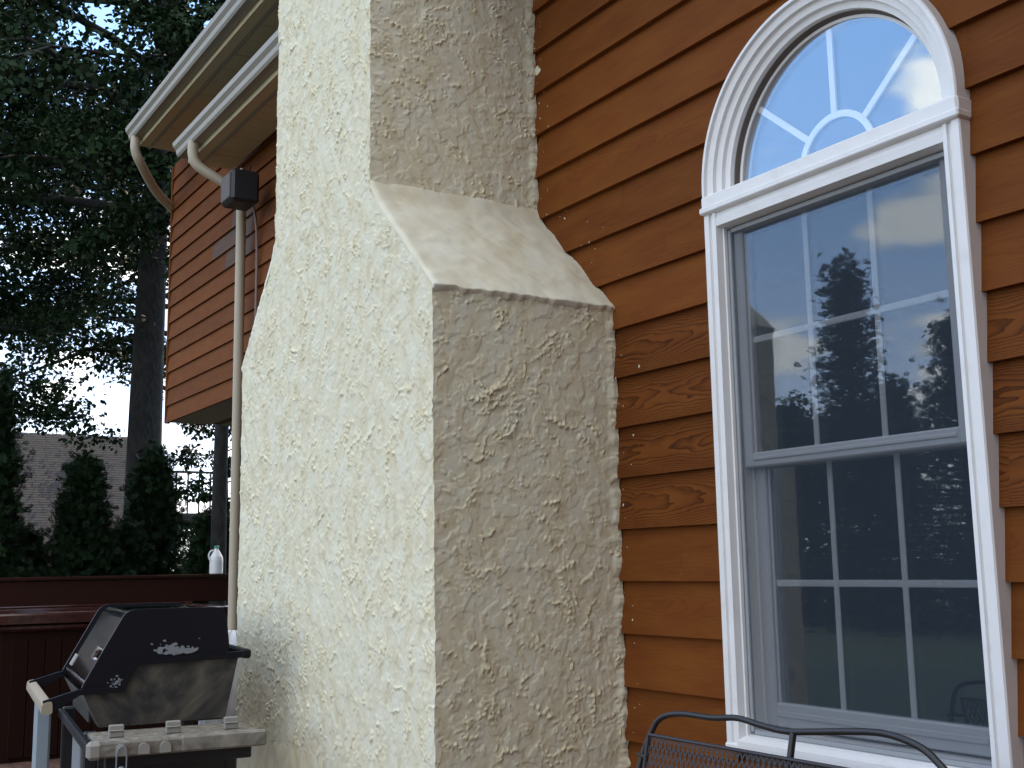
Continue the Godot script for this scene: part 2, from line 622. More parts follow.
func make_house() -> void:
	house = group_node("house")
	tag(house, "house clad in orange brown cedar boards with an arched white window and stucco chimney", "house")
	var pick := [0, 5, 2, 1, 0, 5, 3, 4, 3, 4, 5, 0, 2, 5, 1, 0, 2, 1, 0, 5]
	# near wall: boards left and right of the window
	var cut := WR - 0.012
	for k in range(-7, 17):
		var y := Y0 + k * P
		var left := CH_LOW_R - 0.012
		if y > SH_B - 0.15:
			left = CH_UP_R - 0.03
		var lows := []
		var rights := []
		var n := 6
		var solid := arch_half(y + 0.002, cut) < 0 and arch_half(y + P * 0.5, cut) < 0 and arch_half(y + P, cut) < 0
		for i in n + 1:
			var t := (P + 0.002) * i / n
			var hw := maxf(0.0, arch_half(y + t, cut))
			if y < 0.93 and y + P > 0.93:
				hw = cut
			lows.append([t, left, WX - hw])
			rights.append([t, WX + hw, 2.2])
		var m: Material = M["cedar_%d" % [4, 3, 3, 4, 2, 0, 5, 1, 0, 3, 4, 3, 4, 5, 0, 5, 2, 0, 1, 5, 0, 1, 2, 0][(k + 12) % 24]]
		if k >= 1 and k <= 4:
			m = M["cedar_%d" % [3, 4, 3, 4][k - 1]]
		elif k < 1:
			m = M["cedar_%d" % [0, 5, 2][posmod(k, 3)]]
		else:
			m = M["cedar_%d" % [5, 0, 1, 2, 5][k % 5]]
		if solid:
			obj("siding_board", board_mesh(y, [[0.0, left, 2.2], [P + 0.002, left, 2.2]]), m, house)
		else:
			obj("siding_board", board_mesh(y, lows), m, house)
			obj("siding_board", board_mesh(y, rights), M["cedar_%d" % [2, 3, 4, 3, 2, 0][posmod(k, 6)]] if k > -2 and k < 6 else m, house)
	# sheathing behind the boards, open at the window
	var st := new_st()
	var zs := -0.049
	var th := 0.05
	box(st, Vector3((-4.3 + WX - cut) * 0.5, 2.0, zs), Vector3(WX - cut + 4.3, 3.96, th))
	box(st, Vector3((3.0 + WX + cut) * 0.5, 2.0, zs), Vector3(3.0 - WX - cut, 3.96, th))
	box(st, Vector3(WX, 0.475, zs), Vector3(cut * 2, 0.91, th))
	for i in 24:
		var x0 := -cut + 2.0 * cut * i / 24
		var xm := minf(absf(x0), absf(x0 + 2.0 * cut / 24))
		var yb := WS + sqrt(maxf(0, cut * cut - xm * xm))
		box(st, Vector3(WX + x0 + cut / 24, (yb + 3.98) * 0.5, zs), Vector3(2.0 * cut / 24, 3.98 - yb, th))
	obj("sheathing", st, M.sheathing, house)
	st = new_st()
	box(st, Vector3(-0.85, 0.12, -0.06), Vector3(6.9, 0.24, 0.09), 0.01)
	obj("foundation", st, M.foundation, house)
	# room behind the window
	st = new_st()
	box(st, Vector3(-0.6, 0.15, -3.08), Vector3(7.2, 0.1, 6.02))
	box(st, Vector3(-0.6, 3.55, -3.08), Vector3(7.2, 0.1, 6.02))
	box(st, Vector3(-4.15, 1.85, -3.08), Vector3(0.1, 3.3, 6.02))
	box(st, Vector3(2.95, 1.85, -3.08), Vector3(0.1, 3.3, 6.02))
	box(st, Vector3(-0.6, 1.85, -6.15), Vector3(7.2, 3.5, 0.1))
	obj("room", st, M.interior, house)
	# main wall beyond the chimney: an upper storey that overhangs the lower one
	for k in 16:
		var y := 2.814 + k * P
		var m: Material = M["cedar_%d" % [0, 1, 0, 5, 1, 0, 2, 1, 0, 1, 0, 1, 5, 1, 0, 1][k]]
		var b := board_mesh(y, [[0.0, -10.9, -4.28], [P + 0.002, -10.9, -4.28]])
		if k >= 7 and k <= 9:
			# greyed length beside the downspout
			var xa: float = [-9.28, -9.62, -9.12][k - 7]
			var c := obj("siding_board", board_mesh(y, [[0.0, -10.9, xa], [P + 0.002, -10.9, xa]]), m, house)
			c.position.z = MAIN_Z
			c = obj("siding_board", board_mesh(y, [[0.0, xa + 0.002, -8.62], [P + 0.002, xa + 0.002, -8.62]]), M.weathered, house)
			c.position.z = MAIN_Z
			tag(c, "greyed weathered length of siding behind the downspout")
			b = board_mesh(y, [[0.0, -8.618, -4.28], [P + 0.002, -8.618, -4.28]])
		var o := obj("siding_board", b, m, house)
		o.position.z = MAIN_Z
	st = new_st()
	box(st, Vector3(-7.4, 4.1, -4.9), Vector3(6.98, 2.55, 8.12))
	box(st, Vector3(-0.6, 4.65, -4.9), Vector3(6.4, 1.4, 8.12))
	obj("wall_core", st, M.sheathing, house)
	st = new_st()
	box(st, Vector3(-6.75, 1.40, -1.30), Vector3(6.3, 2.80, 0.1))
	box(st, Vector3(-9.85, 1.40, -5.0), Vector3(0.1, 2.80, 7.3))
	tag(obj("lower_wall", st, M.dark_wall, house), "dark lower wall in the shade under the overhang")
	st = new_st()
	box(st, Vector3(-7.6, 2.826, -1.04), Vector3(6.58, 0.016, 0.41), 0.003)
	box(st, Vector3(-7.6, 2.826, -2.0), Vector3(6.58, 0.016, 1.30), 0.003)
	obj("overhang_soffit", st, M.under, house)
	# a two-storey wing that closes the corner on the right, out of the picture: it keeps the light off the chimney's side
	var run := board_mesh(0.0, [[0.0, 0.0, 4.7], [P + 0.002, 0.0, 4.7]]).commit()
	for k in 38:
		var o := put("siding_board", run, M["cedar_%d" % [0, 5, 1, 2][k % 4]], house)
		o.transform = Transform3D(Basis(Vector3(0, 0, 1), Vector3(0, 1, 0), Vector3(-1, 0, 0)), Vector3(2.2, 0.24 + k * P, 0.0))
	st = new_st()
	box(st, Vector3(3.9, 3.17, 2.35), Vector3(3.36, 6.34, 4.68), 0.01)
	obj("wing_core", st, M.sheathing, house)
	st = new_st()
	prism(st, PackedVector2Array([Vector2(1.9, 6.25), Vector2(3.9, 7.6), Vector2(5.9, 6.25), Vector2(5.9, 6.35), Vector2(3.9, 7.72), Vector2(1.9, 6.35)]), Transform3D(Basis.IDENTITY, Vector3(0, 0, -2.0)), 6.9)
	obj("wing_roof", st, M.roofing, house)
	# corner trim at the far end
	st = new_st()
	box(st, Vector3(-10.915, 4.08, MAIN_Z - 0.02), Vector3(0.028, 2.54, 0.05), 0.004)
	obj("corner_trim", st, M.cedar_1, house)


# ------------------------------------------------------------------ chimney

class Relief:
	var w: int
	var h: int
	var d: float
	var u0: float
	var v0: float
	var a: PackedFloat32Array
	var tint: PackedFloat32Array
	var n := FastNoiseLite.new()
	var r := RandomNumberGenerator.new()

	func _init(sd: int, u_: float, v_: float, width: float, height: float, step: float) -> void:
		d = step
		u0 = u_
		v0 = v_
		w = int(width / d) + 2
		h = int(height / d) + 2
		a.resize(w * h)
		tint.resize(w * h)
		n.seed = sd
		n.frequency = 1.0
		n.fractal_octaves = 3
		r.seed = sd
		for j in h:
			for i in w:
				var x := i * d
				var y := j * d
				var base := n.get_noise_2d(x * 3.0, y * 2.0) * 0.0030 + n.get_noise_2d(x * 34.0, y * 34.0) * 0.0005
				var p := n.get_noise_2d(x * 9.0 + 50.0, y * 9.0)
				a[j * w + i] = base + 0.0016 * smoothstep(0.06, 0.13, p) + 0.0010 * smoothstep(0.10, 0.16, n.get_noise_2d(x * 21.0, y * 21.0 + 70.0))

	func stroke(cx: float, cy: float, ang: float, length: float, wide: float, amp: float, curve: float, edge: float) -> void:
		var ca := cos(ang)
		var sa := sin(ang)
		var reach := length + wide
		var off := r.randf() * 100.0
		for j in range(maxi(0, int((cy - reach) / d)), mini(h, int((cy + reach) / d) + 1)):
			for i in range(maxi(0, int((cx - reach) / d)), mini(w, int((cx + reach) / d) + 1)):
				var x := i * d - cx
				var y := j * d - cy
				var s := x * ca + y * sa
				if absf(s) > length:
					continue
				var t := -x * sa + y * ca - curve * s * s + n.get_noise_2d(s * 42.0 + off, off) * 0.010
				if t < -wide or t > edge:
					continue
				var e := 1.0 - (s / length) * (s / length)
				e *= clampf(0.75 + 1.5 * n.get_noise_2d(s * 60.0, off + t * 30.0), 0.0, 1.25)
				var pr := pow((t + wide) / wide, 1.7) if t < 0.0 else 1.0 - t / edge
				var k := j * w + i
				var hv := a[k] * 0.6 + amp * e * pr
				if hv > a[k]:
					a[k] = hv
					tint[k] = minf(1.0, tint[k] + e * pr * 0.8)

	func trowel(count: int, lean: float, spread: float, tall: float) -> void:
		for c in count:
			var cx := r.randf() * w * d
			var cy := r.randf() * h * d
			var ang := lean + r.randfn(0.0, spread)
			if r.randf() < 0.5:
				ang += PI
			var big := r.randf()
			var ln := lerpf(0.014, 0.085, big * big)
			var amp := lerpf(0.0040, 0.0130, r.randf() * r.randf() + 0.14) * tall
			var wide := lerpf(0.008, 0.032, r.randf())
			var curve := r.randf_range(-9.0, 9.0)
			stroke(cx, cy, ang, ln, wide, amp, curve, 0.0028)
			if r.randf() < 0.22:
				# a hand's width of ripples
				for q in r.randi_range(2, 4):
					var step := (q + 1) * r.randf_range(0.010, 0.016)
					stroke(cx - sin(ang) * step, cy + cos(ang) * step, ang + r.randf_range(-0.15, 0.15), ln * r.randf_range(0.6, 1.0), 0.009, amp * r.randf_range(0.5, 0.9), curve, 0.004)
			elif r.randf() < 0.25:
				# crumbs beside it
				for q in r.randi_range(2, 5):
					stroke(cx + r.randfn(0, 0.03), cy + r.randfn(0, 0.03), r.randf() * TAU, r.randf_range(0.005, 0.012), 0.006, amp * 0.8, 0.0, 0.0035)

	func stain(u: float, v: float) -> float:
		return tint[clampi(int((v - v0) / d), 0, h - 1) * w + clampi(int((u - u0) / d), 0, w - 1)]

	func at(u: float, v: float) -> float:
		var x := clampf((u - u0) / d, 0.0, w - 1.001)
		var y := clampf((v - v0) / d, 0.0, h - 1.001)
		var i := int(x)
		var j := int(y)
		var fx := x - i
		var fy := y - j
		var k := j * w + i
		return lerpf(lerpf(a[k], a[k + 1], fx), lerpf(a[k + w], a[k + w + 1], fx), fy)


func ch_edge(y: float, low: float, up: float) -> float:
	if y <= SH_B:
		return low
	if y >= SH_T:
		return up
	return lerpf(low, up, (y - SH_B) / (SH_T - SH_B))


func make_chimney() -> void:
	var ch := group_node("chimney", house)
	tag(ch, "cream stucco chimney with rough trowelled faces and sloping smooth shoulders")
	var front := Relief.new(5, -4.6, 0.0, 1.75, 4.35, 0.0036)
	front.trowel(1650, 1.25, 0.7, 0.82)
	var side := Relief.new(8, -0.02, 0.0, 0.70, 4.35, 0.0025)
	side.trowel(540, 0.35, 0.75, 0.85)
	var wob := FastNoiseLite.new()
	wob.seed = 12
	wob.frequency = 1.0
	wob.fractal_octaves = 4
	var ys: Array[float] = []
	var y := 0.0
	while y < 4.3:
		ys.append(y)
		y += 0.02 if y < 0.8 else 0.003
	# front face, one continuous sheet
	var cols := 370
	var pos := PackedVector3Array()
	pos.resize(ys.size() * cols)
	var cl := PackedColorArray()
	cl.resize(pos.size())
	var crust := Color(0.985, 0.955, 0.86)
	for j in ys.size():
		y = ys[j]
		var xl := ch_edge(y, CH_LOW_L, CH_UP_L) + wob.get_noise_2d(y * 9.0, 3.0) * 0.012
		var xr := ch_edge(y, CH_LOW_R, CH_UP_R) + side.at(CH_Z, y)
		for i in cols:
			var x := lerpf(xl, xr, float(i) / (cols - 1))
			pos[j * cols + i] = Vector3(x, y, CH_Z + front.at(x, y))
			cl[j * cols + i] = Color.WHITE.lerp(crust, front.stain(x, y))
	var f := put("front_face", grid_mesh(pos, ys.size(), cols, Vector3.BACK, cl), M.stucco, ch)
	tag(f, "bright front stucco face with crusty ridges and yellowed streaks")
	# faces that look along the wall
	for part in 2:
		var xr := CH_LOW_R if part == 0 else CH_UP_R
		var sel: Array[float] = []
		for v in ys:
			if (part == 0 and v <= SH_B + 0.004) or (part == 1 and v >= SH_T - 0.03):
				sel.append(v)
		cols = 250
		pos = PackedVector3Array()
		pos.resize(sel.size() * cols)
		cl = PackedColorArray()
		cl.resize(pos.size())
		for j in sel.size():
			y = sel[j]
			for i in cols:
				var z := CH_Z * (1.0 - float(i) / (cols - 1)) - 0.012 * float(i) / (cols - 1)
				var x := xr + side.at(z, y)
				var zz := z
				if i == 0:
					zz = CH_Z + front.at(xr, y)
				# a ragged bead where the stucco meets the boards
				var near := smoothstep(0.03, 0.0, z)
				x += near * (0.004 + wob.get_noise_2d(y * 14.0, 20.0 + part) * 0.009)
				pos[j * cols + i] = Vector3(x, y, zz)
				cl[j * cols + i] = Color.WHITE.lerp(crust, side.stain(z, y))
		f = put("side_face", grid_mesh(pos, sel.size(), cols, Vector3.RIGHT, cl), M.stucco, ch)
		tag(f, "shaded side face of the chimney with trowel marks, " + ("below" if part == 0 else "above") + " the shoulder")
	# shoulders: smooth cement slopes with a small lip
	for sd in 2:
		var low := CH_LOW_R if sd == 0 else CH_LOW_L
		var up := CH_UP_R if sd == 0 else CH_UP_L
		var out := 1.0 if sd == 0 else -1.0
		var n := Vector3(out * (SH_T - SH_B), absf(low - up), 0).normalized()
		var along := Vector3(up - low, SH_T - SH_B, 0)
		var nr := 60
		var nc := 70
		pos = PackedVector3Array()
		pos.resize((nr + 3) * nc)
		for j in nr + 3:
			for i in nc:
				var t := -0.022 + 1.06 * float(clampi(j - 1, 0, nr)) / nr
				var z := CH_Z + 0.001 - (CH_Z + 0.012) * float(i) / (nc - 1)
				var q := Vector3(low, SH_B, z) + along * t + n * (0.007 + wob.get_noise_2d(t * 4.0 + 50.0, z * 6.0) * 0.006 + wob.get_noise_2d(t * 22.0 + 50.0, z * 30.0) * 0.0012)
				var lipn := wob.get_noise_2d(z * 26.0, 90.0 + sd)
				if j <= 2:
					q += along.normalized() * (lipn * 0.010)
				if j == 0:
					q += Vector3(-out * 0.014, -0.014 - absf(lipn) * 0.008, 0)
				# the top coves up against the narrow shaft
				q += Vector3(0, 1, 0) * 0.03 * pow(clampf((t - 0.86) / 0.14, 0, 1), 2.0)
				if i <= 1:
					q.z = CH_Z + 0.003 + wob.get_noise_2d(t * 30.0, 70.0) * 0.003
				if i == 0:
					q -= n * 0.014
					q.z -= 0.002
				pos[j * nc + i] = q
		f = put("shoulder", grid_mesh(pos, nr + 3, nc, n), M.shoulder, ch)
		tag(f, "smooth cream cement slope of the chimney shoulder " + ("toward the window" if sd == 0 else "away from the window"))
	# the far side, and the shaft above the picture
	var st := new_st()
	quad(st, Vector3(CH_LOW_L, 0, CH_Z), Vector3(CH_LOW_L, 0, -0.8), Vector3(CH_LOW_L, SH_B, -0.8), Vector3(CH_LOW_L, SH_B, CH_Z), Vector3.LEFT)
	quad(st, Vector3(CH_UP_L, SH_T - 0.03, CH_Z), Vector3(CH_UP_L, SH_T - 0.03, -0.8), Vector3(CH_UP_L, 4.3, -0.8), Vector3(CH_UP_L, 4.3, CH_Z), Vector3.LEFT)
	obj("far_side_face", st, M.stucco, ch)
	st = new_st()
	box(st, Vector3((CH_UP_L + CH_UP_R) * 0.5, 5.95, 0.29), Vector3(CH_UP_R - CH_UP_L, 3.3, 0.73), 0.01)
	box(st, Vector3((CH_UP_L + CH_UP_R) * 0.5, 7.65, 0.29), Vector3(CH_UP_R - CH_UP_L + 0.12, 0.1, 0.85), 0.015)
	obj("upper_shaft", st, M.stucco, ch)
	# splashes of stucco on the boards beside the chimney
	st = new_st()
	for k in 60:
		var up := rng.randf() < 0.5
		var cx := (CH_UP_R if up else CH_LOW_R) + absf(rng.randfn(0.0, 0.05)) + 0.006
		var cy := rng.randf_range(2.7, 3.5) if up else rng.randf_range(0.9, 2.2)
		if k < 14:
			var t := rng.randf()
			cx = lerpf(CH_LOW_R, CH_UP_R, t) + absf(rng.randfn(0.0, 0.09)) + 0.02
			cy = lerpf(SH_B, SH_T, t) + absf(rng.randfn(0.0, 0.05)) + 0.01
		var big := 0.0012 + 0.004 * pow(rng.randf(), 4.0)
		if k == 20:
			cx = CH_UP_R + 0.018
			cy = 3.215
			big = 0.022
		var fr := fposmod(cy - Y0, P) / P
		var z := -0.016 * fr
		var c := Vector3(cx, cy, z + 0.0015)
		var ring := []
		for i in 9:
			var a := TAU * i / 9
			var rr := big * rng.randf_range(0.6, 1.15)
			ring.append(Vector3(cx + cos(a) * rr, cy + sin(a) * rr * 1.3, z - 0.001))
		for i in 9:
			var n := (c - Vector3(cx, cy, z - 0.01)).normalized()
			tri(st, c, ring[i], ring[(i + 1) % 9], n, n, n)
	tag(obj("stucco_splashes", st, M.stucco, ch), "small dried splashes of stucco on the boards", "", "", "stuff")


# ------------------------------------------------------------------ window

func make_window() -> void:
	var win := group_node("window", house)
	tag(win, "white arched window with sunburst grille above a screened double hung sash")
	# arch casing: one profile swept round the half circle
	var prof := PackedVector2Array([Vector2(0, -0.03), Vector2(0, 0.030), Vector2(0.003, 0.034), Vector2(0.012, 0.034), Vector2(0.015, 0.024), Vector2(0.034, 0.019), Vector2(0.036, 0.008), Vector2(0.054, 0.003), Vector2(0.056, -0.009), Vector2(0.072, -0.014), Vector2(0.074, -0.044), Vector2(0.088, -0.0455), Vector2(0.088, -0.08), Vector2(0.0, -0.08)])
	var frames := []
	for i in 57:
		var a := PI * i / 56
		var r := Vector3(cos(a), sin(a), 0)
		frames.append(Transform3D(Basis(-r, Vector3(0, 0, 1), Vector3(-sin(a), cos(a), 0)), Vector3(WX, WS, 0) + r * WR))
	# short straight legs down to the bar
	var leg_a: Transform3D = frames[0]
	var leg_b: Transform3D = frames[-1]
	frames.push_front(leg_a.translated(Vector3(0, 2.44 - WS, 0)))
	frames.append(leg_b.translated(Vector3(0, 2.44 - WS, 0)))
	var st := new_st()
	sweep(st, prof, frames)
	obj("arch_casing", st, M.vinyl, win)
	# dark gasket round the arched pane
	st = new_st()
	var g2 := PackedVector2Array([Vector2(0.0738, -0.0440), Vector2(0.0738, -0.0280), Vector2(0.0765, -0.0290), Vector2(0.0800, -0.0440)])
	sweep(st, g2, frames)
	obj("gasket", st, M.gasket, win)
	# bar between the arch and the sashes
	st = new_st()
	box(st, Vector3(WX, 2.440, -0.017), Vector3(WR * 2 + 0.006, 0.056, 0.108), 0.006)
	box(st, Vector3(WX, 2.4245, 0.016), Vector3(WR * 2 + 0.012, 0.020, 0.052), 0.004)
	box(st, Vector3(WX, 2.4605, -0.030), Vector3(WR * 2 - 0.10, 0.014, 0.11), 0.003)
	obj("mullion", st, M.vinyl, win)
	# head, jambs and sill of the lower unit: stepped casing
	var top := 2.412
	var bot := 0.940
	for sd in [-1.0, 1.0]:
		st = new_st()
		var xo: float = WX + sd * WR
		var poly := PackedVector2Array([Vector2(0, -0.09), Vector2(0, 0.026), Vector2(0.003, 0.030), Vector2(0.022, 0.030), Vector2(0.024, 0.022), Vector2(0.034, 0.022), Vector2(0.036, 0.030), Vector2(0.048, 0.028), Vector2(0.052, 0.006), Vector2(0.056, 0.004), Vector2(0.056, -0.020), Vector2(0.064, -0.021), Vector2(0.064, -0.052), Vector2(0.070, -0.053), Vector2(0.070, -0.09)])
		var fr := Transform3D(Basis(Vector3(-sd, 0, 0), Vector3(0, 0, 1), Vector3(0, 1, 0)), Vector3(xo, bot, 0))
		prism(st, poly, fr, top - bot)
		obj("side_casing", st, M.vinyl, win)
	st = new_st()
	var hp := PackedVector2Array([Vector2(0, -0.09), Vector2(0, 0.024), Vector2(0.016, 0.024), Vector2(0.018, 0.028), Vector2(0.040, 0.026), Vector2(0.044, 0.006), Vector2(0.048, -0.052), Vector2(0.056, -0.053), Vector2(0.056, -0.09)])
	prism(st, hp, Transform3D(Basis(Vector3(0, -1, 0), Vector3(0, 0, 1), Vector3(1, 0, 0)), Vector3(WX - WR + 0.049, top, 0)), WR * 2 - 0.098)
	obj("head_casing", st, M.vinyl, win)
	st = new_st()
	var sp := PackedVector2Array([Vector2(0, -0.09), Vector2(0.001, 0.036), Vector2(0.014, 0.036), Vector2(0.024, 0.012), Vector2(0.028, -0.01), Vector2(0.040, -0.06), Vector2(0.044, -0.09)])
	prism(st, sp, Transform3D(Basis(Vector3(0, 1, 0), Vector3(0, 0, 1), Vector3(1, 0, 0)), Vector3(WX - WR + 0.049, bot - 0.004, 0)), WR * 2 - 0.098)
	box(st, Vector3(WX, bot - 0.008, 0.0), Vector3(WR * 2 + 0.004, 0.020, 0.07), 0.004)
	obj("sill", st, M.vinyl, win)
	# arched double glazing and the sunburst between its panes
	var rg := WR - 0.083
	for zz in [-0.0460, -0.0492, -0.062]:
		st = new_st()
		var poly := PackedVector2Array()
		for i in 41:
			var a := PI * i / 40
			poly.append(Vector2(WX + cos(a) * rg, WS + sin(a) * rg))
		poly.append(Vector2(WX - rg, 2.466))
		poly.append(Vector2(WX + rg, 2.466))
		if zz == -0.0492:
			var tr := Geometry2D.triangulate_polygon(poly)
			for i in range(0, tr.size(), 3):
				var n := Vector3.BACK
				tri(st, Vector3(poly[tr[i]].x, poly[tr[i]].y, zz), Vector3(poly[tr[i + 1]].x, poly[tr[i + 1]].y, zz), Vector3(poly[tr[i + 2]].x, poly[tr[i + 2]].y, zz), n, n, n)
			obj("pane_film", st, M.film, win)
		else:
			prism(st, poly, Transform3D(Basis.IDENTITY, Vector3(0, 0, zz - 0.003)), 0.003)
			obj("arched_pane", st, M.glass, win)
	var c := Vector3(WX, 2.466, -0.0555)
	st = new_st()
	var bar := PackedVector2Array([Vector2(-0.009, -0.003), Vector2(0.009, -0.003), Vector2(0.009, 0.003), Vector2(-0.009, 0.003)])
	var hub := rg * 0.345
	frames = []
	for i in 33:
		var a := PI * i / 32
		var r := Vector3(cos(a), sin(a), 0)
		frames.append(Transform3D(Basis(r, Vector3(0, 0, 1), Vector3(-sin(a), cos(a), 0)), c + r * hub))
	sweep(st, bar, frames)
	obj("grille_hub", st, M.grid, win)
	for deg in [41.0, 90.0, 139.0]:
		st = new_st()
		var a := deg_to_rad(deg)
		var r := Vector3(cos(a), sin(a), 0)
		var ln := rg - 0.012 - hub
		prism(st, bar, Transform3D(Basis(Vector3(-sin(a), cos(a), 0), Vector3(0, 0, 1), r), c + r * (hub + 0.010)), ln - 0.004 + 0.020 * sin(a))
		obj("grille_spoke", st, M.grid, win)
	# two sashes: the upper one in front, the lower one behind
	var hx := WR - 0.066
	sash(win, hx, 1.678, 2.362, -0.036, 0.034, 0.040, 0.012)
	sash(win, hx, 0.985, 1.722, -0.074, 0.040, 0.062, 0.044)
	# insect screen over both
	st = new_st()
	box(st, Vector3(WX, (0.966 + 2.364) * 0.5, -0.006), Vector3((WR - 0.057) * 2, 2.364 - 0.966, 0.0012))
	obj("insect_screen", st, M.screen, win)
	st = new_st()
	for sd in [-1.0, 1.0]:
		box(st, Vector3(WX + sd * (WR - 0.064), 1.665, -0.010), Vector3(0.013, 1.39, 0.007), 0.002)
	box(st, Vector3(WX, 0.972, -0.010), Vector3((WR - 0.071) * 2, 0.014, 0.007), 0.002)
	box(st, Vector3(WX, 2.357, -0.010), Vector3((WR - 0.071) * 2, 0.014, 0.007), 0.002)
	obj("screen_frame", st, M.sash, win)


func sash(win: Node3D, hx: float, y0: float, y1: float, z: float, stile: float, rail_b: float, rail_t: float) -> void:
	var st := new_st()
	for sd in [-1.0, 1.0]:
		box(st, Vector3(WX + sd * (hx - stile * 0.5), (y0 + y1) * 0.5, z), Vector3(stile, y1 - y0, 0.032), 0.004)
		box(st, Vector3(WX + sd * (hx - stile - 0.004), (y0 + y1) * 0.5, z - 0.003), Vector3(0.010, y1 - y0 - rail_b, 0.02), 0.003)
	box(st, Vector3(WX, y0 + rail_b * 0.5, z), Vector3((hx - stile) * 2 + 0.002, rail_b, 0.032), 0.004)
	box(st, Vector3(WX, y0 + rail_b * 0.55, z + 0.017), Vector3((hx - stile) * 2 - 0.01, rail_b * 0.25, 0.006), 0.002)
	box(st, Vector3(WX, y1 - rail_t * 0.5, z), Vector3((hx - stile) * 2 + 0.002, rail_t, 0.030), 0.004)
	obj("sash_frame", st, M.sash, win)
	var gx := hx - stile - 0.001
	var gy0 := y0 + rail_b - 0.002
	var gy1 := y1 - rail_t + 0.002
	for zz in [z + 0.006, z - 0.010]:
		st = new_st()
		box(st, Vector3(WX, (gy0 + gy1) * 0.5, zz), Vector3(gx * 2, gy1 - gy0, 0.003))
		obj("sash_pane", st, M.glass, win)
	st = new_st()
	quad(st, Vector3(WX - gx, gy0, z + 0.0043), Vector3(WX + gx, gy0, z + 0.0043), Vector3(WX + gx, gy1, z + 0.0043), Vector3(WX - gx, gy1, z + 0.0043), Vector3.BACK)
	obj("pane_film", st, M.film, win)
	for k in [-1.0, 1.0]:
		st = new_st()
		box(st, Vector3(WX + k * gx / 3.0, (gy0 + gy1) * 0.5, z - 0.002), Vector3(0.018, gy1 - gy0, 0.005), 0.002)
		obj("grille_bar", st, M.grid, win)
	st = new_st()
	box(st, Vector3(WX, (gy0 + gy1) * 0.5, z - 0.0025), Vector3(gx * 2, 0.018, 0.0052), 0.002)
	obj("grille_bar", st, M.grid, win)


# ------------------------------------------------------------------ eaves, gutters, downspouts, roofs

func gutter_profile(z: float, y: float) -> PackedVector2Array:
	# an ogee gutter: flat back and floor, curled front; hollow
	return PackedVector2Array([Vector2(z, y + 0.12), Vector2(z, y), Vector2(z + 0.075, y), Vector2(z + 0.088, y + 0.018), Vector2(z + 0.096, y + 0.05), Vector2(z + 0.118, y + 0.078), Vector2(z + 0.125, y + 0.112), Vector2(z + 0.112, y + 0.120), Vector2(z + 0.110, y + 0.112), Vector2(z + 0.118, y + 0.105), Vector2(z + 0.108, y + 0.080), Vector2(z + 0.088, y + 0.052), Vector2(z + 0.080, y + 0.022), Vector2(z + 0.070, y + 0.006), Vector2(z + 0.006, y + 0.006), Vector2(z + 0.006, y + 0.12)])


func eave(x0: float, x1: float, y: float, z_in: float, z_out: float, panel: float) -> void:
	# soffit boards, fascia, gutter
	var st: SurfaceTool
	var n := int((x1 - x0) / panel)
	var zin := z_in + 0.022
	st = new_st()
	box(st, Vector3(0, 0, 0), Vector3(panel - 0.006, 0.010, z_out - 0.10 - zin), 0.004)
	var mesh: Mesh = st.commit()
	for k in n:
		var o := put("soffit_panel", mesh, M.soffit, house)
		o.position = Vector3(x0 + (k + 0.5) * panel, y + 0.006 + (0.003 if k % 3 == 2 else 0.0), (z_out - 0.10 + zin) * 0.5)
	st = new_st()
	box(st, Vector3((x0 + x1) * 0.5, y + 0.020, (z_out + zin) * 0.5), Vector3(x1 - x0 - 0.01, 0.012, z_out - zin - 0.01))
	obj("soffit_backing", st, M.soffit, house)
	st = new_st()
	box(st, Vector3((x0 + x1) * 0.5, y + 0.002, z_out - 0.088), Vector3(x1 - x0, 0.024, 0.022), 0.004)
	obj("soffit_trim", st, M.gutter, house)
	st = new_st()
	box(st, Vector3((x0 + x1) * 0.5, y + 0.005, z_out - 0.038), Vector3(x1 - x0, 0.014, 0.074), 0.003)
	box(st, Vector3((x0 + x1) * 0.5, y + 0.09, z_out + 0.008), Vector3(x1 - x0, 0.19, 0.016), 0.003)
	obj("fascia", st, M.soffit, house)
	st = new_st()
	var gp := gutter_profile(z_out + 0.018, y + 0.035)
	prism(st, gp, along_x(x0 - 0.01), x1 - x0 + 0.02)
	obj("gutter", st, M.gutter, house)
	st = new_st()
	var cp := PackedVector2Array([gp[0], gp[1], gp[2], gp[3], gp[4], gp[5], gp[6]])
	prism(st, cp, along_x(x0 - 0.014), 0.006)
	obj("gutter_end_cap", st, M.gutter, house)


func downspout(pts: Array, called := "downspout") -> MeshInstance3D:
	var st := new_st()
	tube(st, smooth_path(pts, 7), 0.044, 14, 0.80)
	return obj(called, st, M.almond, house)


